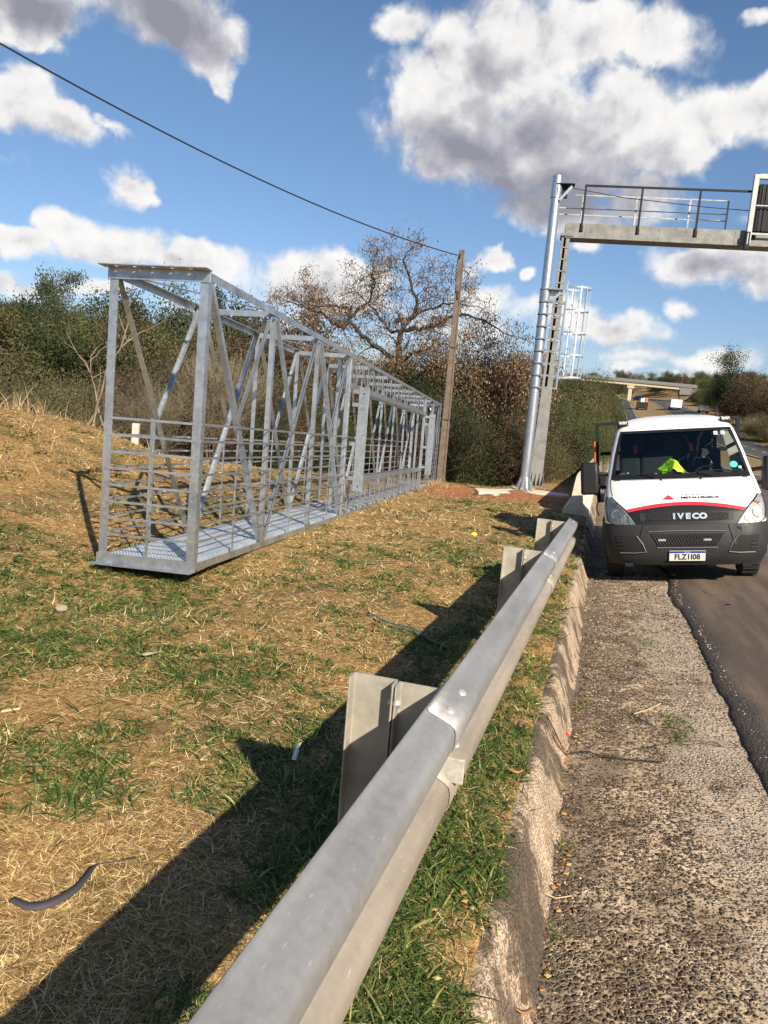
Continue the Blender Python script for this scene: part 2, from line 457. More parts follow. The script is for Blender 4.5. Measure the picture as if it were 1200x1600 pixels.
M['seat'] = mat('seat_fabric', (.03, .032, .036), .9)
M['vest'] = mat('hi_vis_yellow', (.42, .85, .02), .7, bump=(30, .6, .01))
M['vestgrey'] = mat('vest_strip', (.16, .18, .22), .4)
M['paper'] = mat('pale_paper', (.45, .58, .60), .7)
M['sticker'] = mat('sticker_teal', (.08, .55, .50), .4)
M['orange'] = mat('orange_paint', (.75, .20, .02), .5)
M['amber'] = mat('amber_plastic', (.6, .09, .02), .3)
def glassmat(name, tint, gl=.10):
    m = bpy.data.materials.new(name); m.use_nodes = True; t = NT(m.node_tree); t.n.clear()
    o = t.new('ShaderNodeOutputMaterial'); tr = t.new('ShaderNodeBsdfTransparent'); tr.inputs[0].default_value = (*tint, 1)
    g = t.new('ShaderNodeBsdfGlossy'); g.inputs['Roughness'].default_value = .03; g.inputs[0].default_value = (.9, .95, 1, 1)
    fr = t.new('ShaderNodeFresnel'); fr.inputs[0].default_value = 1.5
    mx = t.new('ShaderNodeMixShader'); t.link(t.m('ADD', t.m('MULTIPLY', fr.outputs[0], .7), gl*.2), mx.inputs[0]); t.link(tr.outputs[0], mx.inputs[1]); t.link(g.outputs[0], mx.inputs[2]); t.link(mx.outputs[0], o.inputs[0])
    return m
M['glass'] = glassmat('windscreen_glass', (.62, .70, .66))
M['lens'] = glassmat('headlight_lens', (.85, .87, .88), .4)
M['lampbowl'] = mat('headlight_reflector', (.60, .58, .54), .38, .55, bump=(30, .9, .02))
M['concrete'] = mat('concrete', (.40, .37, .31), .9, var=(5, (.27, .25, .21), .35, .7), bump=(60, .5, .01))
M['concrete_pale'] = mat('pale_concrete', (.62, .56, .46), .9, var=(7, (.45, .37, .28), .4, .8), bump=(60, .4, .006))
M['pole_concrete'] = mat('brown_concrete_pole', (.10, .075, .055), .9, var=(6, (.165, .125, .09), .35, .7), bump=(50, .4, .006))
M['white_post'] = mat('whitewashed_concrete', (.50, .44, .37), .85, var=(9, (.33, .26, .20), .5, .8))
M['wood'] = mat('grey_wood', (.34, .29, .24), .9, var=(8, (.2, .16, .12), .4, .7))
M['cable'] = mat('cable', (.015, .015, .015), .6)
M['strap'] = mat('dark_webbing', (.045, .042, .045), .75, bump=(220, .5, .002))
M['greenstrap'] = mat('green_webbing', (.02, .10, .075), .7)
M['girder'] = mat('cream_girder', (.46, .40, .26), .7)
M['deckgrey'] = mat('bridge_parapet', (.18, .17, .16), .85)
M['tab'] = mat('worn_reflector', (.42, .40, .34), .6, var=(40, (.26, .25, .21), .4, .7))
M['stone'] = mat('field_stone', (.30, .25, .19), .9, bump=(25, .5, .01))

M['yellow'] = mat('yellow_plastic', (.85, .75, .03), .5)
def islandmat(name, stops, rough=.7, transl=.25, spec=.25, patch=None):
    """leafy material: colour varies leaf by leaf and softly from clump to clump"""
    m = bpy.data.materials.new(name); m.use_nodes = True; t = NT(m.node_tree); b = t.n['Principled BSDF']
    geo = t.new('ShaderNodeNewGeometry'); tc = t.new('ShaderNodeTexCoord')
    f = geo.outputs['Random Per Island']
    if patch: f = t.m('ADD', t.m('MULTIPLY', f, .6), t.m('MULTIPLY', t.rng(t.noise(tc.outputs['Object'], patch, 3), .3, .7), .4))
    c = t.ramp(f, stops)
    t.link(c, b.inputs['Base Color']); b.inputs['Roughness'].default_value = rough; b.inputs['Specular IOR Level'].default_value = spec
    if transl:
        tr = t.new('ShaderNodeBsdfTranslucent'); t.link(c, tr.inputs[0]); mx = t.new('ShaderNodeMixShader'); mx.inputs[0].default_value = transl
        t.link(b.outputs[0], mx.inputs[1]); t.link(tr.outputs[0], mx.inputs[2]); t.link(mx.outputs[0], t.n['Material Output'].inputs[0])
    return m
M['leaf_green'] = islandmat('green_leaves', [(0, (.045, .058, .016)), (.5, (.092, .106, .032)), (1, (.16, .16, .055))], patch=.6)
M['leaf_dark'] = islandmat('dark_leaves', [(0, (.020, .030, .012)), (.6, (.042, .055, .020)), (1, (.075, .085, .034))], patch=.6)
M['leaf_olive'] = islandmat('olive_leaves', [(0, (.055, .054, .020)), (.5, (.105, .095, .038)), (1, (.16, .135, .06))], patch=.6)
M['leaf_brown'] = islandmat('brown_dry_foliage', [(0, (.06, .038, .022)), (.5, (.105, .068, .040)), (1, (.16, .105, .065))], patch=.6)
M['leaf_dry'] = islandmat('dry_tan_leaves', [(0, (.065, .035, .02)), (.45, (.165, .098, .052)), (1, (.44, .31, .17))], transl=.3)
M['leaf_grey'] = islandmat('grey_green_leaves', [(0, (.05, .06, .035)), (.6, (.085, .10, .06)), (1, (.15, .16, .10))], patch=.6)
M['bark'] = mat('bark', (.16, .12, .09), .95, var=(4, (.28, .23, .18), .4, .7), bump=(14, .6, .03))
M['bark_dark'] = mat('dark_bark', (.030, .022, .018), .95, var=(4, (.060, .046, .036), .4, .7), bump=(14, .6, .03))
M['bark_pale'] = mat('pale_bark', (.24, .18, .125), .9, var=(5, (.13, .095, .07), .4, .7))
M['twig_pale'] = mat('pale_brush_twigs', (.17, .135, .09), .95)
M['twig'] = mat('brown_twigs', (.135, .105, .07), .95)
M['straw'] = islandmat('cut_dry_grass', [(0, (.10, .055, .022)), (.3, (.30, .18, .07)), (.7, (.60, .42, .18)), (1, (.88, .72, .40))], transl=.15)
M['blade'] = islandmat('green_grass_blades', [(0, (.03, .062, .012)), (.5, (.078, .128, .026)), (.85, (.16, .205, .05)), (1, (.40, .36, .12))], transl=.3, spec=.35)
M['reed'] = islandmat('tall_dry_grass', [(0, (.28, .18, .09)), (.5, (.44, .31, .17)), (1, (.62, .48, .30))], transl=.2)
M['litter'] = islandmat('fallen_leaves', [(0, (.18, .07, .02)), (.5, (.48, .25, .07)), (1, (.62, .44, .18))], transl=.1)

def ground_fn(t, b, v):
    big = t.noise(v, .22, 5, .6); mid = t.noise(v, 1.1, 5, .6, .4); fine = t.noise(v, 26, 6, .7, .6)
    st = t.new('ShaderNodeMapping'); t.link(v, st.inputs[0]); st.inputs['Scale'].default_value = (55, 9, 30); st.inputs['Rotation'].default_value = (0, 0, .6)
    s1 = t.noise(st.outputs[0], 1.6, 3, .6, 1.2)
    st2 = t.new('ShaderNodeMapping'); t.link(v, st2.inputs[0]); st2.inputs['Scale'].default_value = (9, 50, 30); st2.inputs['Rotation'].default_value = (0, 0, -.5)
    s2 = t.noise(st2.outputs[0], 1.6, 3, .6, 1.2)
    f = t.m('ADD', t.m('MULTIPLY', fine, .4), t.m('MULTIPLY', t.m('MAXIMUM', s1, s2), .6))
    c = t.ramp(f, [(.32, (.055, .030, .012)), (.46, (.20, .112, .042)), (.58, (.44, .28, .11)), (.72, (.68, .48, .21))])
    c = t.mix(t.m('MULTIPLY', t.rng(mid, .50, .60), .7), c, t.ramp(fine, [(.35, (.11, .062, .032)), (.65, (.30, .19, .115))]))
    gm = t.rng(t.m('ADD', t.m('MULTIPLY', mid, .5), t.m('MULTIPLY', t.noise(v, 6, 4), .5)), .50, .60)
    c = t.mix(t.m('MULTIPLY', gm, .5), c, t.ramp(fine, [(.35, (.035, .055, .014)), (.65, (.13, .17, .045))]))
    # bare red soil where the gantry footing was dug
    sx = t.new('ShaderNodeSeparateXYZ'); t.link(v, sx.inputs[0])
    dx = t.m('MULTIPLY', t.m('SUBTRACT', sx.outputs[0], -2.6), .42); dy = t.m('MULTIPLY', t.m('SUBTRACT', sx.outputs[1], 20.8), .30)
    rr = t.m('SQRT', t.m('ADD', t.m('MULTIPLY', dx, dx), t.m('MULTIPLY', dy, dy)))
    rm = t.rng(t.m('ADD', rr, t.m('MULTIPLY', t.m('SUBTRACT', mid, .5), 1.1)), 1.05, .75)
    c = t.mix(t.m('MULTIPLY', rm, .85), c, t.ramp(fine, [(.35, (.20, .065, .03)), (.65, (.50, .21, .10))]))
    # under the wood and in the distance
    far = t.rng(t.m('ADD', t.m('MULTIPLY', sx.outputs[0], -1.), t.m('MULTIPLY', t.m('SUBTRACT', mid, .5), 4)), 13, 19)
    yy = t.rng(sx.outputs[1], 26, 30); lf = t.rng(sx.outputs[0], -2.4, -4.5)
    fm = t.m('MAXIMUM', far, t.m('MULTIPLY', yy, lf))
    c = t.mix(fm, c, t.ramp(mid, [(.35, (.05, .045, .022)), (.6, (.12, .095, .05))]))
    # median and far verge: duller
    rt = t.rng(sx.outputs[0], 8, 9)
    c = t.mix(t.m('MULTIPLY', rt, .75), c, t.ramp(mid, [(.3, (.10, .085, .04)), (.5, (.22, .155, .08)), (.7, (.34, .24, .13))]))
    t.link(c, b.inputs['Base Color'])
    bn = t.new('ShaderNodeBump'); bn.inputs['Strength'].default_value = .9; bn.inputs['Distance'].default_value = .03
    t.link(f, bn.inputs['Height']); t.link(bn.outputs[0], b.inputs['Normal'])
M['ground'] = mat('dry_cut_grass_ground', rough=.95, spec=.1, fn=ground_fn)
def gutter_fn(t, b, v):
    big = t.noise(v, 1.3, 6, .65, .5); mid = t.noise(v, 6, 5, .6, .3)
    wob = t.new('ShaderNodeTexNoise'); t.link(v, wob.inputs['Vector']); wob.inputs['Scale'].default_value = 45; wob.inputs['Detail'].default_value = 3
    vd = t.vm('ADD', v, t.vm('MULTIPLY', t.vm('SUBTRACT', wob.outputs['Color'], (.5, .5, .5)).outputs[0], (.016, .016, .016)).outputs[0]).outputs[0]
    vo = t.voro(vd, 46); ve = t.voro(vd, 46, 'DISTANCE_TO_EDGE'); vo2 = t.voro(v, 118); vs = t.voro(vd, 95); vse = t.voro(vd, 95, 'DISTANCE_TO_EDGE')
    cs = t.new('ShaderNodeSeparateColor'); t.link(vo.outputs['Color'], cs.inputs[0]); cs2 = t.new('ShaderNodeSeparateColor'); t.link(vs.outputs['Color'], cs2.inputs[0])
    near = t.new('ShaderNodeSeparateXYZ'); t.link(v, near.inputs[0]); nr = t.rng(near.outputs[1], 4.5, 2., -.05, .10)
    cov = t.m('ADD', t.m('MULTIPLY', t.m('SUBTRACT', big, .5), 2.4), nr)
    st1 = t.m('MULTIPLY', t.rng(ve.outputs['Distance'], .03, .12), t.rng(t.m('ADD', cs.outputs[0], cov), .38, .46))
    st2 = t.m('MULTIPLY', t.rng(vse.outputs['Distance'], .04, .14), t.rng(t.m('ADD', cs2.outputs[0], cov), .48, .56))
    stone = t.m('MAXIMUM', st1, st2)
    sc = t.ramp(t.m('ADD', t.m('MULTIPLY', cs.outputs[1], .6), t.m('MULTIPLY', t.noise(v, 75, 3), .4)), [(.1, (.045, .033, .024)), (.6, (.10, .074, .052)), (.95, (.24, .185, .13))])
    mc = t.ramp(t.m('ADD', t.m('MULTIPLY', mid, .6), t.m('MULTIPLY', t.noise(v, 90, 3), .4)), [(.34, (.17, .115, .068)), (.47, (.46, .33, .205)), (.60, (.76, .59, .40))])
    c = t.mix(t.m('MULTIPLY', stone, .93), mc, sc)
    # remains of pale cement skin towards the asphalt, darker grit by the kerb
    sx = t.new('ShaderNodeSeparateXYZ'); t.link(v, sx.inputs[0])
    e = t.m('ADD', sx.outputs[0], t.m('MULTIPLY', t.m('SUBTRACT', big, .5), 1.5))
    skin = t.m('MULTIPLY', t.rng(e, .58, .68), t.rng(t.noise(v, 3.2, 6, .7, .5), .38, .46))
    skc = t.mix(t.rng(t.noise(v, 170, 2), .35, .7), (.30, .23, .165), (.76, .61, .45))
    c = t.mix(t.m('MULTIPLY', skin, .9), c, skc)
    grit = t.m('MULTIPLY', t.rng(e, .22, .08), .6)
    c = t.mix(grit, c, t.ramp(vo2.outputs['Distance'], [(.1, (.035, .030, .025)), (.6, (.12, .095, .07))]))
    cw = t.new('ShaderNodeTexNoise'); t.link(v, cw.inputs['Vector']); cw.inputs['Scale'].default_value = 5; cw.inputs['Detail'].default_value = 6
    cv = t.vm('ADD', v, t.vm('MULTIPLY', t.vm('SUBTRACT', cw.outputs['Color'], (.5, .5, .5)).outputs[0], (.5, .5, .5)).outputs[0]).outputs[0]
    crk = t.m('MULTIPLY', t.rng(t.voro(cv, .8, 'DISTANCE_TO_EDGE').outputs['Distance'], .012, .003), t.rng(t.noise(v, 2.3, 3), .45, .55))
    c = t.mix(t.m('MULTIPLY', crk, .85), c, (.05, .036, .026))
    st = t.rng(t.noise(v, 1.9, 4, .5), .5, .68)
    c = t.mix(t.m('MULTIPLY', st, .35), c, (.10, .075, .05))
    t.link(c, b.inputs['Base Color'])
    h = t.m('ADD', t.m('MULTIPLY', stone, t.rng(ve.outputs['Distance'], 0, .35)), t.m('MULTIPLY', mid, .6))
    h = t.m('ADD', h, t.m('MULTIPLY', t.noise(v, 140, 3), .18))
    bn = t.new('ShaderNodeBump'); bn.inputs['Strength'].default_value = 1.; bn.inputs['Distance'].default_value = .012
    t.link(h, bn.inputs['Height']); t.link(bn.outputs[0], b.inputs['Normal'])
M['gutter'] = mat('worn_exposed_aggregate', rough=.9, spec=.2, fn=gutter_fn)
def kerb_fn(t, b, v):
    big = t.noise(v, 2.2, 6, .65, .4); mid = t.noise(v, 11, 5, .65)
    st = t.new('ShaderNodeMapping'); t.link(v, st.inputs[0]); st.inputs['Scale'].default_value = (95, 60, 95)
    pit = t.rng(t.noise(st.outputs[0], 1.3, 4, .6), .50, .60)
    c = t.ramp(t.m('ADD', t.m('MULTIPLY', big, .82), t.m('MULTIPLY', mid, .18)), [(.38, (.115, .088, .062)), (.485, (.20, .150, .105)), (.50, (.44, .325, .22)), (.60, (.62, .47, .33))])
    c = t.mix(t.m('MULTIPLY', pit, .55), c, (.12, .09, .065))
    sy = t.new('ShaderNodeSeparateXYZ'); t.link(v, sy.inputs[0])
    jt = t.rng(t.m('ABSOLUTE', t.m('SUBTRACT', t.m('FRACT', t.m('MULTIPLY', t.m('ADD', sy.outputs[1], t.m('MULTIPLY', mid, .02)), .37)), .5)), .0045, .0015)
    c = t.mix(t.m('MULTIPLY', jt, .8), c, (.045, .033, .024))
    t.link(c, b.inputs['Base Color'])
    bn = t.new('ShaderNodeBump'); bn.inputs['Strength'].default_value = .9; bn.inputs['Distance'].default_value = .008
    t.link(t.m('SUBTRACT', mid, pit), bn.inputs['Height']); t.link(bn.outputs[0], b.inputs['Normal'])
M['kerb'] = mat('weathered_kerb_concrete', rough=.92, spec=.2, fn=kerb_fn)
def asphalt_fn(t, b, v):
    sx = t.new('ShaderNodeSeparateXYZ'); t.link(v, sx.inputs[0])
    big = t.noise(v, .9, 5, .6); fine = t.noise(v, 190, 3, .7)
    c = t.ramp(fine, [(.3, (.06, .045, .035)), (.7, (.135, .10, .075))])
    mp = t.new('ShaderNodeMapping'); t.link(v, mp.inputs[0]); mp.inputs['Scale'].default_value = (3, .35, 1)
    dust = t.rng(t.noise(mp.outputs[0], 1.4, 5, .6), .42, .66)
    near = t.rng(sx.outputs[1], 70, 25)
    c = t.mix(t.m('MULTIPLY', t.m('MULTIPLY', dust, near), .55), c, (.25, .175, .12))
    cw = t.new('ShaderNodeTexNoise'); t.link(v, cw.inputs['Vector']); cw.inputs['Scale'].default_value = 3; cw.inputs['Detail'].default_value = 6
    cv = t.vm('ADD', v, t.vm('MULTIPLY', t.vm('SUBTRACT', cw.outputs['Color'], (.5, .5, .5)).outputs[0], (.6, .6, .6)).outputs[0]).outputs[0]
    crk = t.m('MULTIPLY', t.rng(t.voro(cv, .55, 'DISTANCE_TO_EDGE').outputs['Distance'], .008, .002), t.rng(t.noise(v, .9, 3), .45, .55))
    c = t.mix(t.m('MULTIPLY', crk, .8), c, (.02, .016, .013))
    lip = t.rng(t.m('ADD', sx.outputs[0], t.m('MULTIPLY', t.m('SUBTRACT', big, .5), .3)), 1.22, 1.08)
    c = t.mix(t.m('MULTIPLY', lip, near), c, t.ramp(t.voro(v, 75).outputs['Distance'], [(.1, (.022, .020, .018)), (.7, (.085, .07, .058))]))
    far = t.rng(sx.outputs[1], 60, 160)
    c = t.mix(t.m('MULTIPLY', far, .8), c, (.055, .056, .062))
    t.link(c, b.inputs['Base Color'])
    bn = t.new('ShaderNodeBump'); bn.inputs['Strength'].default_value = .7; bn.inputs['Distance'].default_value = .006
    t.link(t.m('ADD', t.m('MULTIPLY', fine, .5), t.m('MULTIPLY', t.m('MULTIPLY', lip, t.voro(v, 75).outputs['Distance']), 1.2)), bn.inputs['Height']); t.link(bn.outputs[0], b.inputs['Normal'])
M['asphalt'] = mat('dusty_asphalt', rough=.85, spec=.3, fn=asphalt_fn)
M['linepaint'] = mat('road_line_paint', (.66, .64, .60), .7, var=(14, (.38, .36, .33), .45, .75))

# ------------------------------------------------------------------ ground, road, kerb
def axis(segs):
    out = [segs[0][0]]
    for a, b, st in segs:
        n = max(1, round((b-a)/st)); out += [a+(b-a)*(i+1)/n for i in range(n)]
    return out
def sheet(name, xs, ys, zf, m, kind='structure', shifted=False, smooth=True):
    V = [(x+(shift(y) if shifted else 0), y, zf(x+(shift(y) if shifted else 0), y)) for y in ys for x in xs]
    nx = len(xs); F = [(j*nx+i, j*nx+i+1, (j+1)*nx+i+1, (j+1)*nx+i) for j in range(len(ys)-1) for i in range(nx-1)]
    o = link_mesh(name, fast_mesh(name, V, F, m, smooth=smooth)); tag(o, kind=kind); return o
def lump(x, y):
    a = noise.noise((x*.9, y*.9, 3.)) * .035+noise.noise((x*3.1, y*3.1, 7.))*.018
    return a
def r0(y): return Rz(y)-.1
def ground_z(x, y):
    xs = x-shift(y); z = Zs(x, y)
    if xs > -.13:
        if xs < 1.05: return min(z, r0(y))-.30
        if xs < 9.7 or 20.0 < xs < 31: return z-.10
        return z-.02+lump(x*.3, y*.3)
    k = sm(-xs, .15, .5)
    z += k*lump(x, y)
    if xs < -6: z += .22*sm(-xs, 6, 9)*noise.noise((x*.5, y*.5, 9.))
    return z-(.02 if xs > -.17 else 0)
gx = axis([(-3000, -400, 300), (-400, -120, 20), (-120, -30, 4), (-30, -12, .8), (-12, -1.2, .13), (-1.2, -.15, .07), (-.15, -.12, .03), (-.12, 1, .56), (1, 12, 2), (12, 45, 1.5), (45, 120, 8), (120, 3000, 240)])
gy = axis([(-60, -5, 5), (-5, 0, .5), (0, 14, .12), (14, 30, .3), (30, 90, 2), (90, 300, 6), (300, 900, 15), (900, 6000, 300)])
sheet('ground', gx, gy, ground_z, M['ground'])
# kerb: a battered concrete strip with a ragged, chipped face
KP = [(-.17, .128), (-.145, .126), (-.12, .112), (-.10, .085), (-.085, .045), (-.065, .0), (-.045, -.05), (-.022, -.105), (0, -.147), (.03, -.150)]
ky = axis([(-3, 9, .035), (9, 30, .12), (30, 120, 1.5)])
V = []
for y in ky:
    fa = 1/(1+max(0, y-2.)*.7)
    w = (noise.noise((.3, y*1.1, 0))*.055+noise.noise((2.3, y*3.1, 0))*.010)*(.12+.88*fa)
    for i, (x, z) in enumerate(KP):
        k = math.sin(math.pi*min(1, (i)/(len(KP)-2)))
        q = (noise.noise((x*9, y*5, z*9))*.012+noise.noise((x*40, y*30, z*40))*.006)*fa
        V.append((x+w*(.4+.6*k if i > 0 else 0)-(0.03 if i == 0 else 0)+q*k, y, Rz(y)+z+q*k*.7-(.02 if i == 0 else 0)))
n = len(KP); F = [(j*n+i, j*n+i+1, (j+1)*n+i+1, (j+1)*n+i) for j in range(len(ky)-1) for i in range(n-1)]
tag(link_mesh('kerb', fast_mesh('kerb', V, F, M['kerb'], smooth=True)), kind='structure')
sheet('gutter', axis([(-.06, 1.0, .05), (1.0, 1.5, .1)]), axis([(-3, 8, .06), (8, 30, .25), (30, 330, 6)]),
      lambda x, y: Zs(max(x, 0), y)+(noise.noise((x*5, y*5, 0))*.006 if y < 12 else 0), M['gutter'])
def edge_x(y): return .96+noise.noise((.7, y*.7, 0))*.06+noise.noise((4.7, y*2.7, 0))*.022+noise.noise((9.7, y*11, 0))*.014+noise.noise((2.7, y*31, 0))*.008
ry = axis([(-3, 12, .05), (12, 40, .4), (40, 400, 5), (400, 640, 6)])
rx = [0, .012, .03, .06, .12, .3, .6, 1.0, 2.0, 4.0, 6.2, 8.62]
V = []
for y in ry:
    e = edge_x(y) if y < 60 else .97
    for i, d in enumerate(rx):
        x = e+d if i < 7 else .97+d
        h = [-.004, .010, .018, .024, .027, .028, .028][i] if i < 7 else .028
        V.append((x+shift(y), y, Zs(x+shift(y), y)+h))
n = len(rx); F = [(j*n+i, j*n+i+1, (j+1)*n+i+1, (j+1)*n+i) for j in range(len(ry)-1) for i in range(n-1)]
tag(link_mesh('road', fast_mesh('road', V, F, M['asphalt'], smooth=True)), kind='structure')
sheet('opposite_road', axis([(20.6, 30.6, 2)]), axis([(-40, 60, 10), (60, 640, 6)]), lambda x, y: Zs(x, y)+.03, M['asphalt'], shifted=True)
def stripe(name, x0, x1, y0, y1, st=6.):
    ys = axis([(y0, y1, st)])
    return sheet(name, [x0, x1], ys, lambda x, y: Zs(x, y)+.034, M['linepaint'], shifted=True)
mkV, mkF = [], []
def mark(x0, x1, y0, y1, st):
    ys = axis([(y0, y1, st)]); b = len(mkV)
    for y in ys:
        for x in (x0, x1): xx = x+shift(y); mkV.append((xx, y, Zs(xx, y)+.034+(.004 if y > 60 else 0)))
    for j in range(len(ys)-1): mkF.append((b+2*j, b+2*j+1, b+2*j+3, b+2*j+2))
mark(2.75, 2.87, 11.5, 640, 4)
mark(9.2, 9.36, -3, 640, 4)
for k in range(60): mark(6.0, 6.13, 5+k*9.5, 9+k*9.5, 4)
mark(20.9, 21.05, 0, 640, 5); mark(30.0, 30.15, 0, 640, 5)
for k in range(60): mark(25.4, 25.55, 5+k*9.5, 9+k*9.5, 4)
tag(link_mesh('road_markings', fast_mesh('road_markings', mkV, mkF, M['linepaint'])), kind='structure')

# ------------------------------------------------------------------ grass, straw, grit and litter
rng = np.random.default_rng(11)
def scatter(n, rmin, rmax, az0, az1, ok):
    out = []
    while len(out) < n:
        r = math.exp(rng.uniform(math.log(rmin), math.log(rmax))); a = R_(rng.uniform(az0, az1))
        x, y = r*math.sin(a), r*math.cos(a)
        if ok(x, y): out.append((x, y, r))
    return out
def ribbons(P, D, L, W, lift, droop, name, m, segs=2, kind='stuff', flat=False):
    """P base points (n,3), D heading angles, L lengths, W widths, lift start slope, droop curvature"""
    n = len(P); P = np.asarray(P, float); t = np.linspace(0, 1, segs+1)
    hd = np.stack([np.cos(D), np.sin(D)], 1); sd = np.stack([-np.sin(D), np.cos(D)], 1)
    V = np.zeros((n, segs+1, 2, 3))
    curl = rng.normal(0, .25, n)
    for i, u in enumerate(t):
        hor = L*u*np.cos(lift); up = L*(np.sin(lift)*u-droop*u*u)
        c = P[:, :2]+hd*hor[:, None]+sd*(curl*L*u*u)[:, None]
        w = W*(1-.85*u) if not flat else W*np.ones(n)*(.6+.4*math.sin(math.pi*(.15+.7*u)))
        tw = rng.uniform(-.5, .5, n)
        for k, s in ((0, -.5), (1, .5)):
            V[:, i, k, :2] = c+sd*(w*s)[:, None]
            V[:, i, k, 2] = P[:, 2]+up+s*w*tw
    b = np.arange(n)[:, None, None]*((segs+1)*2)
    q = np.array([[2*i, 2*i+1, 2*i+3, 2*i+2] for i in range(segs)])[None]
    F = (b+q).reshape(-1, 4)
    o = link_mesh(name, fast_mesh(name, V.reshape(-1, 3), F, m, smooth=False)); tag(o, kind=kind); return o
def green(x, y):
    g = noise.noise((x*.45, y*.45, 1.3))*.6+noise.noise((x*1.5, y*1.5, 5.))*.65+noise.noise((x*5, y*5, 2.))*.5
    if x > -.95: g += .22
    if x < -5.5: g -= .30
    d = math.hypot(x, y)
    if d < 2.6 and x < -.9: g -= .35
    if -4.2 < x < 0 and 17.5 < y < 25: g -= .6
    return g
okv = lambda x, y: x < -.16 and (x > -11 or y < 12) and y > .35 and not (x > -.32 and rng.random() < .5)
S = scatter(200000, .9, 27, -60, 2, okv)
S = [s for s in S if rng.random() < (.95 if green(s[0], s[1]) < .25 else .45) and (noise.noise((s[0]*1.9, s[1]*1.9, 8.)) < .22 or rng.random() < .35) and not (-4 < s[0] < -.6 and 19 < s[1] < 22.6 and rng.random() < .7)]
A = np.array([(x, y, ground_z(x, y)+.003) for x, y, r in S]); rr = np.array([s[2] for s in S]); n = len(A)
sc = np.clip(rr/3.2, .8, 4.2)
ribbons(A, rng.uniform(0, 2*math.pi, n), rng.uniform(.018, .085, n)*np.sqrt(sc), rng.uniform(.0012, .0044, n)*sc, rng.uniform(-.03, .75, n)*rng.random(n), rng.uniform(-.05, .5, n)*.6, 'dry_cut_grass', M['straw'])
# green tufts, each a few arching blades
def tufts(S, name, lmin, lmax, nb, wmul=1.):
    P, D, L, W, li, dr = [], [], [], [], [], []
    for x, y, r in S:
        z = ground_z(x, y); s = min(2.6, max(1, r/4.5)); size = rng.uniform(lmin, lmax)*(1+.25*(s-1)); a0 = rng.uniform(0, 6.28)
        for k in range(int(rng.integers(*nb))):
            a = rng.uniform(0, 6.28) if rng.random() < .4 else a0+rng.normal(0, .9)
            P.append((x+rng.normal(0, .018*s), y+rng.normal(0, .018*s), z-.004)); D.append(a)
            L.append(size*rng.uniform(.5, 1.2)); W.append(rng.uniform(.0035, .0078)*s*wmul)
            l = rng.uniform(.15, 1.15); li.append(l); dr.append(math.sin(l)*rng.uniform(.25, .95))
    f = np.array
    return ribbons(f(P), f(D), f(L), f(W), f(li), f(dr), name, M['blade'], segs=4)
G1 = [s for s in scatter(26000, .9, 26, -60, 2, okv) if green(s[0], s[1]) > -.22+.62*rng.random()]
tufts(G1, 'green_grass', .045, .13, (3, 9), 1.35)
def broad(S, name):
    P, D, L, W, li, dr = [], [], [], [], [], []
    for x, y, r in S:
        z = ground_z(x, y); s = min(2.2, max(1, r/4)); a0 = rng.uniform(0, 6.28)
        for k in range(int(rng.integers(2, 6))):
            P.append((x+rng.normal(0, .02), y+rng.normal(0, .02), z)); D.append(a0+rng.normal(0, .8)); L.append(rng.uniform(.06, .17)*s**.5); W.append(rng.uniform(.008, .0135)*s); l = rng.uniform(.1, .8); li.append(l); dr.append(math.sin(l)*rng.uniform(.5, 1.05))
    f = np.array; return ribbons(f(P), f(D), f(L), f(W), f(li), f(dr), name, M['blade'], segs=4)
broad([s for s in scatter(9000, .9, 18, -60, 2, okv) if green(s[0], s[1]) > -.20+.62*rng.random()], 'green_grass')
G2 = [s for s in scatter(2300, 1.2, 12, -22, 2, lambda x, y: -.95 < x < -.17) if noise.noise((s[0]*2.3, s[1]*2.3, 0)) > -.18]
tufts(G2, 'green_grass', .06, .14, (5, 11), 1.15)
# sprouts in the cracks of the gutter slab
spr = [(.62, 4.9), (.66, 4.75), (.60, 5.05), (.70, 4.85), (.58, 6.9), (.62, 7.05), (.66, 4.6), (.05, 5.1), (.03, 3.2), (.95, 2.6), (1.0, 2.35), (.93, 2.3), (.05, 2.6), (.10, 5.2), (.72, 5.0), (.55, 4.95), (.5, 6.2), (.64, 4.68), (.68, 4.95)]
P, D, L, W, li, dr = [], [], [], [], [], []
for (x, y) in spr:
    for k in range(34):
        P.append((x+rng.normal(0, .035), y+rng.normal(0, .045), Zs(max(.02, x), y)+.002)); D.append(rng.uniform(0, 6.28)); L.append(rng.uniform(.03, .08)); W.append(rng.uniform(.003, .006)); l = rng.uniform(.3, 1.3); li.append(l); dr.append(math.sin(l)*rng.uniform(.2, .8))
f_ = np.array; ribbons(f_(P), f_(D), f_(L), f_(W), f_(li), f_(dr), 'green_grass', M['blade'], segs=3)
# tall dry grass on the crest of the mound
P, D, L, W, li, dr = [], [], [], [], [], []
for k in range(5200):
    y = rng.uniform(5, 14.2); x = -9.3+rng.normal(0, .55)-.5
    if k > 3700: x = rng.uniform(-9.2, -6.2); y = rng.uniform(4.5, 9.5)
    if k > 4700: x, y = -4.75+rng.normal(0, .22), 22.35+rng.normal(0, .22)
    h = noise.noise((x*.9, y*.9, 4.))
    if h < -.05 and k < 4700: continue
    P.append((x, y, ground_z(x, y)-.02)); D.append(rng.uniform(0, 6.28)); L.append(rng.uniform(.2, .62)*(1.0 if k < 3700 else .6)); W.append(rng.uniform(.006, .014)); l = rng.uniform(.7, 1.5); li.append(l); dr.append(math.sin(l)*rng.uniform(.0, .6))
ribbons(f_(P), f_(D), f_(L), f_(W), f_(li), f_(dr), 'tall_dry_grass', M['reed'], segs=3)
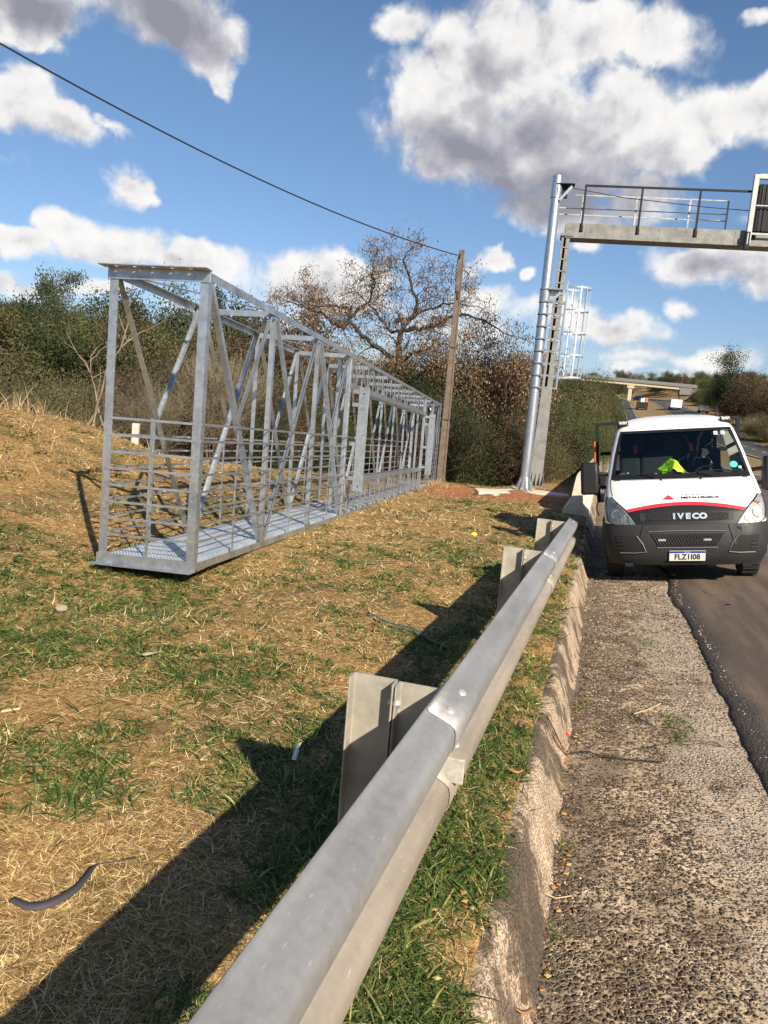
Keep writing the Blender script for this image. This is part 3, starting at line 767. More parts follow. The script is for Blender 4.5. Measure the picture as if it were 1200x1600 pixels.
# loose grit
def blobsmesh(pts, name, m, flat=.6, kind='stuff'):
    base = np.array([(1, 0, 0), (-1, 0, 0), (0, 1, 0), (0, -1, 0), (0, 0, 1), (0, 0, -1)], float)
    FF = np.array([(0, 2, 4), (2, 1, 4), (1, 3, 4), (3, 0, 4), (2, 0, 5), (1, 2, 5), (3, 1, 5), (0, 3, 5)])
    n = len(pts); V = np.zeros((n, 6, 3))
    p = np.array([q[:3] for q in pts]); s = np.array([q[3] for q in pts])
    J = base[None]*(.65+.7*rng.random((n, 6, 1))); a = rng.uniform(0, 6.28, n); c, sn = np.cos(a), np.sin(a)
    V[:, :, 0] = J[:, :, 0]*c[:, None]-J[:, :, 1]*sn[:, None]; V[:, :, 1] = J[:, :, 0]*sn[:, None]+J[:, :, 1]*c[:, None]; V[:, :, 2] = J[:, :, 2]*flat
    V = V*s[:, None, None]+p[:, None]
    F = (np.arange(n)[:, None, None]*6+FF[None]).reshape(-1, 3)
    o = link_mesh(name, fast_mesh(name, V.reshape(-1, 3), F, m)); tag(o, kind=kind); return o
M['grit'] = islandmat('loose_grit', [(0, (.05, .037, .027)), (.5, (.12, .088, .062)), (.8, (.28, .21, .15)), (1, (.55, .43, .30))], rough=.9, transl=0)
pts = []
for k in range(15000):
    r = math.exp(rng.uniform(math.log(1.5), math.log(11))); x = rng.uniform(.0, 1.15)
    y = r; e = edge_x(y)
    if x > e+.12 or (x < e-.25 and x > .2 and rng.random() < .35) : continue
    if x > e-.1 and rng.random() < .3: continue
    s = rng.uniform(.0018, .0062)*(1.0 if rng.random() < .93 else 1.6)*max(1, r/4)
    pts.append((x, y, Zs(max(x, 0), y)+(.026 if x > e+.05 else .002), s))
blobsmesh(pts, 'gravel', M['grit'])
pts = []
for k in range(170):
    r = math.exp(rng.uniform(math.log(1.4), math.log(9)))
    x = abs(rng.normal(0, .05)) if rng.random() < .55 else rng.uniform(-.9, .0)
    z = Zs(max(x, 0.), r)+.008 if x >= 0 else ground_z(x, r)+.02
    pts.append((x, r, z, rng.uniform(.005, .016)))
blobsmesh(pts, 'leaf_litter', M['litter'], flat=.22)
# ------------------------------------------------------------------ the walkway truss lying on the verge
def slotted(mb, x0, x1, y0, y1, z, t, slots, long_x=True):
    """horizontal flange from x0..x1, y0..y1 with rectangular slots (xa, xb, ya, yb)"""
    xs = sorted({x0, x1, *[s[0] for s in slots], *[s[1] for s in slots]})
    for a, b in zip(xs, xs[1:]):
        s = [q for q in slots if abs(q[0]-a) < 1e-6 and abs(q[1]-b) < 1e-6]
        if s:
            q = s[0]; mb.bb((a, y0, z), (b, q[2], z+t)); mb.bb((a, q[3], z), (b, y1, z+t))
        else: mb.bb((a, y0, z), (b, y1, z+t))
def build_truss():
    m = Matrix.Translation((-3.221, 5.713, -.002)) @ Matrix.Rotation(R_(5.47), 4, 'Z') @ Matrix.Rotation(R_(-3.117), 4, 'X') @ Matrix.Rotation(R_(-.86), 4, 'Y')
    root = empty('walkway_truss', mat=m)
    tag(root, 'long galvanised steel walkway truss lying on the cut grass beside the concrete pole', 'steel truss')
    W, H, p, N = .877, 2.5, 1.773, 10; L = p*N; g = M['galv']
    t = .008
    # longitudinal chords
    for x, sx in ((0, -1), (-W, 1)):
        MB().angle((x, 0, 0), (x, L, 0), .065, t, (sx, 0, 0), (0, 0, 1)).build('bottom_chord', g, root)
        MB().angle((x, 0, H), (x, L, H), .065, t, (sx, 0, 0), (0, 0, -1)).build('top_chord', g, root)
    # end frames
    for y, sy in ((0, 1), (L, -1)):
        for x, sx in ((0, -1), (-W, 1)):
            MB().angle((x+sx*-.003, y-sy*.003, .01), (x+sx*-.003, y-sy*.003, H-.01), .075, t, (sx, 0, 0), (0, sy, 0)).build('corner_post', g, root)
    mb = MB().bb((-W-.02, -.012, 0), (.02, -.004, .085))
    sl = [(-W+.10+k*.2, -W+.19+k*.2, -.085, -.06) for k in range(4)]
    slotted(mb, -W-.02, .02, -.125, -.012, -.004, .008, sl); mb.build('bottom_end_plate', g, root, bevel=.0015)
    mb = MB().bb((-W-.02, -.014, H-.09), (.02, -.006, H+.002))
    sl = [(-W+.07+k*.165, -W+.10+k*.165, -.08, -.05) for k in range(5)]
    slotted(mb, -W-.05, .03, -.13, -.006, H+.002, .008, sl); mb.build('top_end_plate', g, root, bevel=.0015)
    MB().angle((-W, L, H), (0, L, H), .07, t, (0, -1, 0), (0, 0, -1)).build('top_end_angle', g, root)
    MB().angle((-W, L, 0), (0, L, 0), .07, t, (0, -1, 0), (0, 0, 1)).build('bottom_end_angle', g, root)
    inx = .0095
    def side(x, s, k, full=True):
        y0, y1 = k*p, (k+1)*p; xi = x+s*inx
        a, b = ((y0, y1) if k % 2 == 0 else (y1, y0))
        e = .045 if a < b else -.045
        MB().angle((xi, a+e, H-.03), (xi, b-e, .03), .052, .006, (s, 0, 0), (0, -1 if a > b else 1, .3)).build('diagonal', g, root)
        ym = (a+b)/2
        MB().angle((xi+s*.008, b-e, H-.03), (xi+s*.008, ym, H/2+.02), .042, .006, (s, 0, 0), (0, 1 if a > b else -1, .3)).build('half_diagonal', g, root)
        MB().bb((xi-.006, ym-.012, .07), (xi+.006, ym+.012, H/2)).build('baluster', g, root)
    for k in range(N):
        side(-W, 1, k)
        if not 3 <= k < 8: side(0, -1, k)
    for k in range(1, N):
        y = k*p
        MB().angle((-W+inx, y-.03, .01), (-W+inx, y-.03, H-.01), .052, .007, (1, 0, 0), (0, 1, 0)).build('upright', g, root)
        if not 3 < k < 8: MB().angle((-inx, y-.03, .01), (-inx, y-.03, H-.01), .052, .007, (-1, 0, 0), (0, 1, 0)).build('upright', g, root)
        MB().angle((-W+.01, y, H-.012), (-.01, y, H-.012), .06, .007, (0, 1, 0), (0, 0, -1)).build('top_crossmember', g, root)
        MB().angle((-W+.01, y, .012), (-.01, y, .012), .05, .006, (0, 1, 0), (0, 0, 1)).build('floor_crossmember', g, root)
    for k in range(N):
        a, b = (-.03, -W+.03) if k % 2 else (-W+.03, -.03)
        MB().bar((a, k*p+.08, H-.025), (b, (k+1)*p-.04, H-.025), .05, .006).build('top_diagonal', g, root)
    # gusset plates and bolts at the nodes
    for k in range(1, N):
        for x, s in ((-W, 1), (0, -1)):
            if s < 0 and 3 < k < 8: continue
            for z0, z1 in ((.012, .10), (H-.10, H-.012)):
                gq = MB().bb((x+s*.0085, k*p-.075, z0), (x+s*.0125, k*p+.075, z1)).build('gusset', g, root)
    # guard bars
    zs = [.25+k*.143 for k in range(8)]
    for z in zs:
        MB().bb((-W-.006, .006, z-.010), (-W-.001, L-.01, z+.010)).build('guard_bar', g, root)
        MB().bb((.001, .006, z-.010), (.006, 3*p, z+.010)).build('guard_bar', g, root)
        MB().bb((.001, 8*p, z-.010), (.006, L-.01, z+.010)).build('guard_bar', g, root)
        MB().bb((-W+.05, -.010, z-.010), (-.05, -.005, z+.010)).build('guard_bar', g, root)
    MB().bb((-W*.5-.012, -.004, .06), (-W*.5+.012, .002, 1.27)).build('baluster', g, root)
    # the opening for the sign: two lattice beams
    y0, y1 = 3*p, 8*p
    for z in (1.98, .60):
        MB().angle((.014, y0, z), (.014, y1, z), .085, .007, (-1, 0, 0), (0, 0, 1 if z > 1 else -1)).build('opening_rail', g, root)
        MB().angle((-.19, y0, z), (-.19, y1, z), .05, .006, (1, 0, 0), (0, 0, 1 if z > 1 else -1)).build('opening_rail', g, root)
    n = 20; st = (y1-y0)/n
    for k in range(n+1):
        y = y0+k*st
        for za, zb in ((2.0, H-.04), (.03, .58)):
            w = .055 if za > 1 else .10
            MB().bb((-.020, y-w/2, za), (-.012, y+w/2, zb)).build('band_upright', g, root)
            if k < n:
                MB().bar((-.03, y+.03, za if k % 2 else zb), (-.03, y+st-.03, zb if k % 2 else za), .006, .045, up=(0, 1, 0)).build('band_diagonal', g, root)
                if k % 2 == 0: MB().bar((-.185, y, zb), (-.185, y+st, za), .006, .04, up=(0, 1, 0)).build('band_diagonal', g, root)
    for y in (y0, y1):
        MB().angle((-.002, y, .01), (-.002, y, H-.01), .075, .008, (-1, 0, 0), (0, 1, 0)).build('opening_post', g, root)
        MB().angle((-.19, y+.1, .01), (-.19, y+.1, H-.01), .05, .006, (-1, 0, 0), (0, 1, 0)).build('opening_post', g, root)
    for y in (y0+.20, y1+.05):
        pl = MB().bb((.10, y, .42), (.26, y+.012, 2.02)).build('mounting_plate', g, root, bevel=.002)
        MB().tube([(.18, y-.004, 1.92), (.18, y+.002, 1.92)], .014, 10).build('hole', M['hole'], pl)
        MB().tube([(.18, y-.004, .50), (.18, y+.002, .50)], .014, 10).build('hole', M['hole'], pl)
        for z in (.62, 1.15, 1.75, 1.95): MB().bb((.0, y+.013, z-.03), (.16, y+.024, z+.03)).build('stub', g, pl)
    MB().tube([(-.12, L-1.4, .05), (-.12, L-1.4, 2.2), (-.20, L-1.38, 2.32), (-W+.1, L-1.36, 2.34)], .03, 8).build('bent_tube', M['grating'], root, smooth=True)
    # perforated floor planks
    fl = M['floorplank']; wd = (W-.10)/4
    for q in range(5):
        for k in range(4):
            x0 = -W+.05+k*wd+.008; x1 = x0+wd-.016; ya = .012+q*L/5; yb = ya+L/5-.02
            b = MB().bb((x0, ya, .072), (x1, yb, .0755))
            b.bb((x0, ya, .035), (x0+.003, yb, .072)); b.bb((x1-.003, ya, .035), (x1, yb, .072))
            if q == 0:
                for j in range(9): b.bb((x0+.006+j*(wd-.03)/9, ya-.006, .040), (x0+.006+j*(wd-.03)/9+.010, ya, .070))
            b.build('floor_plank', fl, root)
def plank_fn(t, b, v):
    sx = t.new('ShaderNodeSeparateXYZ'); t.link(v, sx.inputs[0])
    a = t.m('SINE', t.m('MULTIPLY', sx.outputs[0], 210.)); c = t.m('SINE', t.m('MULTIPLY', sx.outputs[1], 130.))
    h = t.rng(t.m('MULTIPLY', a, c), .25, .5); n = t.noise(v, 4, 5)
    col = t.mix(h, t.ramp(n, [(.35, (.50, .55, .60)), (.65, (.72, .77, .81))]), (.10, .11, .12))
    t.link(col, b.inputs['Base Color'])
    bn = t.new('ShaderNodeBump'); bn.inputs['Strength'].default_value = .6; bn.inputs['Distance'].default_value = .004; bn.invert = True
    t.link(h, bn.inputs['Height']); t.link(bn.outputs[0], b.inputs['Normal'])
M['floorplank'] = mat('perforated_plank', rough=.45, metal=.4, fn=plank_fn)
build_truss()
# ------------------------------------------------------------------ guardrail
WP = [(0, .31), (.006, .301), (.030, .291), (.066, .276), (.079, .266), (.083, .252), (.083, .222), (.078, .208), (.066, .198), (.022, .176), (.012, .165), (.010, .155), (.012, .145), (.022, .134), (.066, .112), (.078, .102), (.083, .088), (.083, .058), (.079, .044), (.066, .030), (.030, .004), (.006, -.018), (0, -.030)]
def rail_x(y): return -.407+.0190*y
def build_guardrail():
    root = empty('guardrail', (rail_x(2), 2, Rz(2)+.15))
    tag(root, 'grey corrugated steel guardrail beam on channel posts between the grass and the kerb', 'guardrail')
    o = root.location
    zt = .565         # bottom edge of the beam above the road profile
    def beam(ya, yb, off):
        ys = axis([(ya, yb, .25)]); V = []; n = len(WP)
        for y in ys:
            for (a, b) in WP:
                V.append((rail_x(y)+a+off-o.x, y-o.y, Rz(y)+zt+b+off*.3+noise.noise((y*.8, b*3, 0))*.0012-o.z))
        mb = MB(); mb.add(V, [(j*n+i, (j+1)*n+i, (j+1)*n+i+1, j*n+i+1) for j in range(len(ys)-1) for i in range(n-1)])
        mb.mi = [1 if i >= 11 else 0 for j in range(len(ys)-1) for i in range(n-1)]
        return mb.build('rail_beam', [M['rail'], M['rail_dusty']], root, smooth=True, ang=50, solid=.0035)
    beam(-3.5, 2.16, 0); beam(1.90, 5.36, .005); b3 = beam(5.08, 7.86, .010)
    # dark end of the last beam and its bolts
    def bolt(y, zrel, off=.0):
        # on the sloping faces of the beam
        b = min(range(len(WP)-1), key=lambda i: abs((WP[i][1]+WP[i+1][1])/2-zrel))
        a0, a1 = WP[b], WP[b+1]; c = Vector((rail_x(y)+(a0[0]+a1[0])/2+off-o.x, y-o.y, Rz(y)+zt+(a0[1]+a1[1])/2+off*.3-o.z))
        nrm = Vector((-(a1[1]-a0[1]), 0, (a1[0]-a0[0]))).normalized()
        if nrm.x < 0: nrm = -nrm
        tx = Vector((0, 1, 0)); ty = nrm.cross(tx); mb = MB(); rings = []
        for (r, h) in ((.0155, .0005), (.014, .005), (.009, .0082), (.003, .0095)):
            rings.append([c+nrm*h+tx*math.cos(q*math.pi/6)*r*1.35+ty*math.sin(q*math.pi/6)*r for q in range(12)])
        vs = [p for r_ in rings for p in r_]
        mb.add(vs, [(i*12+k, i*12+(k+1) % 12, (i+1)*12+(k+1) % 12, (i+1)*12+k) for i in range(3) for k in range(12)]+[tuple(range(36, 48))])
        mb.build('bolt', M['bolt'], root, smooth=True, ang=60)
    for ys in (1.98, 5.16):
        of = .005 if ys < 3 else .010
        for dy in (0, .16):
            for z in (.284, .187, .123, .026): bolt(ys+dy, z, of)
    bolt(7.7, .284, .010); bolt(7.7, .123, .010)
    def post(y, h):
        x1 = rail_x(y)-.004; z0 = Rz(y)-.35-o.z; z1 = Rz(y)+zt+.302-o.z; yy = y-o.y; xx = x1-o.x
        def channel(xa, xb, z0, z1, y, t=.006, fl=.055):
            """web across x facing the traffic, flanges turned towards it"""
            pr = [(xa, y-fl), (xa+t, y-fl), (xa+t, y-t), (xb-t, y-t), (xb-t, y-fl), (xb, y-fl), (xb, y), (xa, y)]
            mb = MB(); n = 8; vs = [(a, b, z0) for a, b in pr]+[(a, b, z1) for a, b in pr]
            mb.add(vs, [(i, (i+1) % n, n+(i+1) % n, n+i) for i in range(n)])
            mb.add([vs[i] for i in range(8)], [(0, 1, 2, 7), (2, 3, 6, 7), (3, 4, 5, 6)]); mb.add([vs[8+i] for i in range(8)], [(7, 2, 1, 0), (7, 6, 3, 2), (6, 5, 4, 3)])
            return mb
        p = channel(xx-.265, xx-.128, z0, z1, yy).build('post', M['rail_post'], root, bevel=.003)
        channel(xx-.124, xx-.002, z1-.36, z1-.004, yy+.001).build('spacer', M['rail_post'], p, bevel=.003)
        for z in (.06, .30): MB().tube([(xx-.142, yy-.034, z1-z), (xx-.106, yy-.034, z1-z)], .012, 6).build('bolt', M['bolt'], p)
    for y in (2.11, 5.25, 7.50): post(y, 0)
    # reflector wedge in the valley of the beam
    y = 1.93; cx = rail_x(y)-o.x; cz = Rz(y)+zt-o.z
    mb = MB(); mb.bb((cx+.020, y-o.y-.002, cz+.105), (cx+.115, y-o.y+.012, cz+.175)); mb.bb((cx+.012, y-o.y, cz+.150), (cx+.060, y-o.y+.07, cz+.156))
    mb.build('reflector_plate', M['tab'], root, bevel=.003)
build_guardrail()
# concrete barrier that takes over beyond the guardrail, behind the truck
def build_barrier():
    root = empty('concrete_barrier', (-.42, 17, Rz(17)+.12))
    tag(root, 'pale concrete road barrier beyond the guardrail, left of the white truck', 'barrier')
    o = root.location; ys = axis([(16.6, 60, .8)]); pr = [(-.30, -.2), (-.27, .12), (-.13, .32), (-.085, .85), (.085, .85), (.13, .32), (.27, .12), (.30, -.2)]
    mb = MB(); n = len(pr)
    for y in ys:
        k = min(1, .8+(y-16.6)*.2); mb.v += [(-.42+a-o.x, y-o.y, Rz(y)+b*(k if b > .3 else 1)+.12-o.z) for a, b in pr]
    mb.f += [(j*n+i, j*n+i+1, (j+1)*n+i+1, (j+1)*n+i) for j in range(len(ys)-1) for i in range(n-1)]+[tuple(range(n-1, -1, -1))]; mb.mi = [0]*len(mb.f)
    mb.build('barrier_wall', M['concrete_pale'], root)
build_barrier()

# ------------------------------------------------------------------ gantry and its poles
GO = Vector((-1.85, 25.5, 0)); GA = R_(6.1)
def build_gantry():
    zb = Zs(-1.85, 25.5)
    root = empty('sign_gantry', (GO.x, GO.y, 0), rot=(0, 0, GA))
    tag(root, 'weathered steel gantry with walkway railing crossing above the road', 'gantry')
    c = M['column']
    # tapered column with open slot in its upper part
    def P(x, y, z): return (x, y, z)
    mb = MB()
    def tap(xa0, xb0, xa1, xb1, y0, y1, z0, z1):
        mb.add([(xa0, y0, z0), (xb0, y0, z0), (xb0, y1, z0), (xa0, y1, z0), (xa1, y0, z1), (xb1, y0, z1), (xb1, y1, z1), (xa1, y1, z1)], [(0, 1, 5, 4), (1, 2, 6, 5), (2, 3, 7, 6), (3, 0, 4, 7), (4, 5, 6, 7), (3, 2, 1, 0)])
    tap(-.40, .04, -.30, .03, 0, .30, zb-.3, 2.35)
    mb.build('column_base', c, root, bevel=.006)
    mb = MB(); tap(-.30, -.22, -.20, -.13, 0, .30, 2.35, 7.0); mb.build('column_flange', c, root)
    mb = MB(); tap(-.14, .03, -.06, .05, .004, .296, 2.35, 7.0); mb.build('column_flange', c, root)
    mb = MB(); tap(-.22, -.14, -.13, -.06, .2, .22, 2.35, 7.0); mb.build('column_web', M['blacksteel'], root)  # web coloured black to stand for the shade inside the slot
    for k in range(12):
        z = 2.7+k*.36; MB().bb((-.31+.008*k, -.012, z), (.045, -.001, z+.035)).build('batten', c, root)
    for sx in (-.42, -.30, -.18, -.05, .06):
        MB().add([(sx, -.01, zb), (sx, -.16, zb), (sx, -.01, zb+.42), (sx+.012, -.01, zb), (sx+.012, -.16, zb), (sx+.012, -.01, zb+.42)], [(0, 1, 2), (5, 4, 3), (0, 3, 4, 1), (1, 4, 5, 2)]).build('gusset', c, root)
    MB().bb((-.6, -.25, zb-.1), (.25, .55, zb+.01)).build('base_plate', c, root)
    # box beam
    x1 = 15.5
    bm = MB().bb((-.12, 0, 7.0), (x1, .012, 7.42)); bm.build('beam_face', c, root)
    MB().bb((-.12, .62, 7.0), (x1, .632, 7.42)).build('beam_face', c, root)
    MB().bb((-.12, .013, 7.0), (x1, .619, 7.02)).build('beam_soffit', c, root)
    MB().bb((-.12, -.03, 6.975), (x1, .66, 6.999)).build('beam_flange', M['column'], root)
    MB().bb((-.12, .013, 7.38), (x1, .619, 7.40)).build('walkway_floor', c, root)
    for k in range(14): MB().bb((.5+k*1.1, -.008, 7.02), (.512+k*1.1, -.001, 7.40)).build('stiffener', c, root)
    MB().bb((-.24, -.05, 7.02), (.16, .70, 7.10)).build('bearing_plate', c, root)
    # far leg of the gantry, across the road
    mb = MB(); tap(x1-.1, x1+.35, x1, x1+.3, 0, .6, -.5, 7.0); mb.build('column', c, root)
    bl = M['blacksteel']
    for k in range(9):
        x = .36+k*1.69; r = MB().bb((x-.03, -.05, 7.18), (x+.03, -.012, 8.53)).build('railing_post', bl, root)
        MB().bb((x-.05, -.014, 7.16), (x+.05, -.003, 7.34)).build('clip', bl, r)
    MB().bb((.33, -.055, 8.50), (x1, -.010, 8.56)).build('handrail', bl, root)
    g = M['galv_old']
    for (xa, xb) in ((-.45, 4.75), (7.9, x1)):
        for z in (8.42, 8.02, 7.82): MB().bb((xa if z < 8.1 else max(xa, .1), .66, z-.015), (xb, .68, z+.018)).build('rear_rail', g, root)
    for x in (.35, 2.0, 3.6, 4.72, 9, 11): MB().bb((x-.025, .64, 7.4), (x+.025, .662, 8.44)).build('rear_post', g, root)
    MB().tube([(-.55, .3, 8.60), (1.6, .3, 8.30), (4., .3, 8.12), (7, .3, 8.0)], .012, 6).build('cable', M['cable'], root)
    # message sign hung on the beam
    s = empty('message_sign', (Matrix.Translation((GO.x, GO.y, 0)) @ Matrix.Rotation(GA, 4, 'Z') @ Vector((6.6, -.1, 7.0)))[:], rot=(0, 0, GA))
    tag(s, 'dark message sign in a pale frame on the gantry beam at the right edge', 'road sign')
    w = M['white_post2']
    for x in (-1.36, 1.36):
        MB().bb((x-.07, -.10, .0), (x+.07, .05, 1.98)).build('frame_post', w, s, bevel=.01)
        MB().bb((x-.09, -.14, -.16), (x+.03, -.02, .34)).build('bracket', M['blacksteel'], s)
        MB().bb((x-.045, -.146, -.02), (x-.02, -.140, .30)).build('bracket_rail', M['galv'], s)
    MB().bb((-1.29, -.09, 1.86), (1.29, .04, 2.0)).build('frame_rail', w, s, bevel=.01)
    MB().bb((-1.29, -.06, .28), (1.29, -.03, .33)).build('frame_rail', w, s)
    MB().bb((-1.22, .0, .38), (1.22, .30, 1.74)).build('sign_box', M['blacksteel'], s, bevel=.02)
    for x in (-1.12, -1.0, -.5, 0, .5, 1.0): MB().bb((x-.02, -.03, .40), (x+.02, -.001, 1.72)).build('rib', M['black'], s)
    MB().bb((-1.28, -.12, 1.08), (1.28, -.10, 1.11)).build('cross_rail', w, s)
M['white_post2'] = mat('white_painted_frame', (.46, .45, .42), .5, var=(6, (.33, .31, .28), .4, .8))
build_gantry()
def build_pole():
    bx, by = -2.06, 22.13; bz = Zs(bx, by)
    root = empty('steel_pole', (bx, by, 0), rot=(0, 0, GA))
    tag(root, 'tall shiny galvanised round pole with a caged ladder, on a fresh concrete pad', 'pole')
    r = .135; z1 = 7.85
    MB().tube([(0, 0, bz+.03), (0, 0, 3), (0, 0, z1)], [r*1.04, r, r*.94], 24).build('shaft', M['galv_pole'], root, smooth=True, ang=60)
    MB().tube([(0, 0, bz+.005), (0, 0, bz+.045)], .27, 20).build('base_flange', M['galv_pole'], root)
    for k in range(10):
        a = k*math.pi/5; d = Vector((math.cos(a), math.sin(a), 0)); n = Vector((-math.sin(a), math.cos(a), 0))*.008
        q = [d*(r+.003)+Vector((0, 0, bz+.046)), d*.25+Vector((0, 0, bz+.046)), d*.22+Vector((0, 0, bz+.14)), d*(r+.004)+Vector((0, 0, bz+.40))]
        MB().add([p+n for p in q]+[p-n for p in q], [(0, 1, 2, 3), (7, 6, 5, 4), (0, 4, 5, 1), (1, 5, 6, 2), (2, 6, 7, 3), (3, 7, 4, 0)]).build('gusset', M['galv_pole'], root)
        MB().tube([d*.215+Vector((n.y*8, -n.x*8, bz+.046)), d*.215+Vector((n.y*8, -n.x*8, bz+.10))], .014, 6).build('anchor_bolt', M['bolt'], root)
    MB().tube([(0, 0, 1.05), (0, 0, 1.075)], r*1.045, 24).build('weld_ring', M['galv_pole'], root, smooth=True)
    # the two brackets that will carry the truss
    for z in (7.62, 4.86):
        b = MB(); b.bb((-.02, -.16, z), (.47, .18, z+.02)); b.bb((.02, -.15, z-.30), (.04, .17, z)); b.bb((.03, .0, z-.34), (.30, .02, z))
        b.build('bracket', M['blacksteel'] if z > 6 else M['galv'], root)
        MB().tube([(0, 0, z-.34), (0, 0, z+.02)], r*1.08, 24).build('clamp', M['galv'], root, smooth=True)
        MB().bar((.10, -.152, z-.42), (.40, -.152, z-.06), .012, .07, up=(0, 0, 1)).build('brace', M['galv'], root)
    # ladder
    sw = M['galv']; lx = .58
    lad = MB()
    for y in (-.21, .21): lad.bb((lx-.02, y-.012, 2.2), (lx+.02, y+.012, 5.1))
    lad.build('ladder_stiles', sw, root)
    for k in range(10):
        z = 2.3+k*.29; MB().tube([(lx, -.20, z), (lx, .20, z)], .013, 8).build('rung', sw, root)
    for k in range(9):
        z = 2.22+k*.333
        MB().bar((0, -r*1.15, z), (lx-.02, -.21, z), .02, .035).build('standoff', sw, root); MB().bar((0, r*1.15, z), (lx-.02, .21, z), .02, .035).build('standoff', sw, root)
        MB().tube([(0, 0, z-.02), (0, 0, z+.02)], r*1.09, 24).build('clamp', sw, root, smooth=True)
        MB().tube([(0, 0, z-.034), (0, 0, z-.022)], r*1.12, 24).build('clamp_band', M['blacksteel'], root, smooth=True)
    cx, R2 = lx+.30, .34
    def hoop(z, th=.04):
        mb = MB(); n = 20
        pts = [(lx, -.21)]+[(cx+R2*math.cos(a), R2*math.sin(a)) for a in [(-120+k*240/n)*math.pi/180 for k in range(n+1)]]+[(lx, .21)]
        for i in range(len(pts)-1):
            mb.bar((*pts[i], z), (*pts[i+1], z), .008, th)
        return mb
    for k in range(5): hoop(2.55+k*.6).build('hoop', M['grating'], root)
    for a in (-112, -78, -45, -15, 15, 45, 78, 112):
        a = R_(a); x, y = cx+(R2-.009)*math.cos(a), (R2-.009)*math.sin(a)
        MB().bar((x, y, 2.52), (x, y, 4.99), .024, .006, up=(math.cos(a), math.sin(a), 0)).build('cage_bar', M['grating'], root)
    pad = MB()
    for i in range(1): pad.add([(-3.35, 21.85, 0), (-2.5, 21.45, 0), (-1.3, 21.35, 0), (-.75, 21.7, 0), (-.85, 22.75, 0), (-2.4, 23.0, 0), (-3.2, 22.5, 0)], [])
    top = [(x, y, Zs(x, y)+.035) for x, y, _ in pad.v]; bot = [(x, y, z-.35) for x, y, z in top]; n = len(top)
    q = MB().add(bot+top, [tuple(range(n, 2*n))]+[(i, (i+1) % n, n+(i+1) % n, n+i) for i in range(n)])
    o = q.build('concrete_pad', M['concrete_pale']); tag(o, 'fresh pale concrete pad around the foot of the round steel pole', 'concrete pad')
build_pole()
def slab(name, x, y, sx, sy, h, rz, m, label, cat, tilt=(0, 0)):
    o = MB().box((0, 0, h/2), (sx, sy, h)).build(name, m, bevel=.008); o.location = (x, y, ground_z(x, y)-.01); o.rotation_euler = (tilt[0], tilt[1], rz)
    tag(o, label, cat); return o
slab('concrete_slab', -2.75, 20.6, .85, .62, .09, .35, M['concrete_pale'], 'small loose concrete slab lying on red soil in front of the pole pad', 'slab', (.02, -.03))
slab('concrete_slab', -2.5, 19.3, .20, .14, .05, 1.0, M['concrete_pale'], 'small pale concrete chip on the soil in front of the loose slab', 'rubble')
# small concrete marker post in the far grass
zz = ground_z(-8.71, 13.0)
o = MB().box((0, 0, .18), (.13, .11, .62)).build('marker_post', M['white_post'], bevel=.01); o.location = (-8.71, 13.0, zz); o.rotation_euler = (.02, .03, .3)
tag(o, 'short whitewashed concrete marker post standing in dry grass behind the truss', 'marker post')
# dead brown utility pole with one overhead cable
def build_upole():
    bx, by = -4.915, 24.174; bz = Zs(bx, by)-.2; zt = 6.25
    root = empty('utility_pole', (bx, by, 0), rot=(0, 0, R_(14)))
    tag(root, 'brown concrete utility pole at the far end of the truss, carrying one cable', 'utility pole')
    n = 6; mb = MB(); pr = lambda w, d: [(-w, -d), (-w*.55, -d), (-w*.45, -d*.72), (w*.45, -d*.72), (w*.55, -d), (w, -d), (w, d), (-w, d)]
    for k in range(n+1):
        z = bz+(zt-bz)*k/n; w = .135-.05*k/n; mb.v += [(a, b, z) for a, b in pr(w, w*.8)]
    mb.f += [(k*8+i, k*8+(i+1) % 8, (k+1)*8+(i+1) % 8, (k+1)*8+i) for k in range(n) for i in range(8)]+[(n*8, n*8+1, n*8+2, n*8+7), (n*8+2, n*8+3, n*8+6, n*8+7), (n*8+3, n*8+4, n*8+5, n*8+6)]
    mb.mi = [0]*len(mb.f); mb.build('shaft', M['pole_concrete'], root)
    for z in (1.05, 3.3): MB().box((0, 0, z), (.245 if z < 2 else .22, .205 if z < 2 else .18, .03)).build('steel_band', M['cable'], root)
    MB().box((.0, -.085, 4.9), (.06, .05, .24)).build('bracket', M['cable'], root)
    MB().tube([(-.05, -.12, 6.0), (-.05, -.12, 6.12)], .035, 8).build('insulator', M['bark_dark'], root)
    MB().tube([(-.1, -.13, 6.03), (-.13, -.16, 5.7), (-.11, -.12, 5.3), (-.06, -.1, 4.95)], .010, 5).build('cable_drop', M['cable'], root)
    # second pole, out of view behind the photographer
    a = Vector((-5.0, 24.0, 6.06)); b = Vector((-17.5, -6.5, 12.2)); pts = []
    for k in range(41):
        t = k/40; q = a.lerp(b, t); q.z -= 4*1.9*t*(1-t); pts.append(q)
    c = MB().tube(pts, .016, 6).build('overhead_cable', M['cable']); tag(c, 'single dark twisted overhead cable crossing the sky down to the brown pole', 'cable')
build_upole()
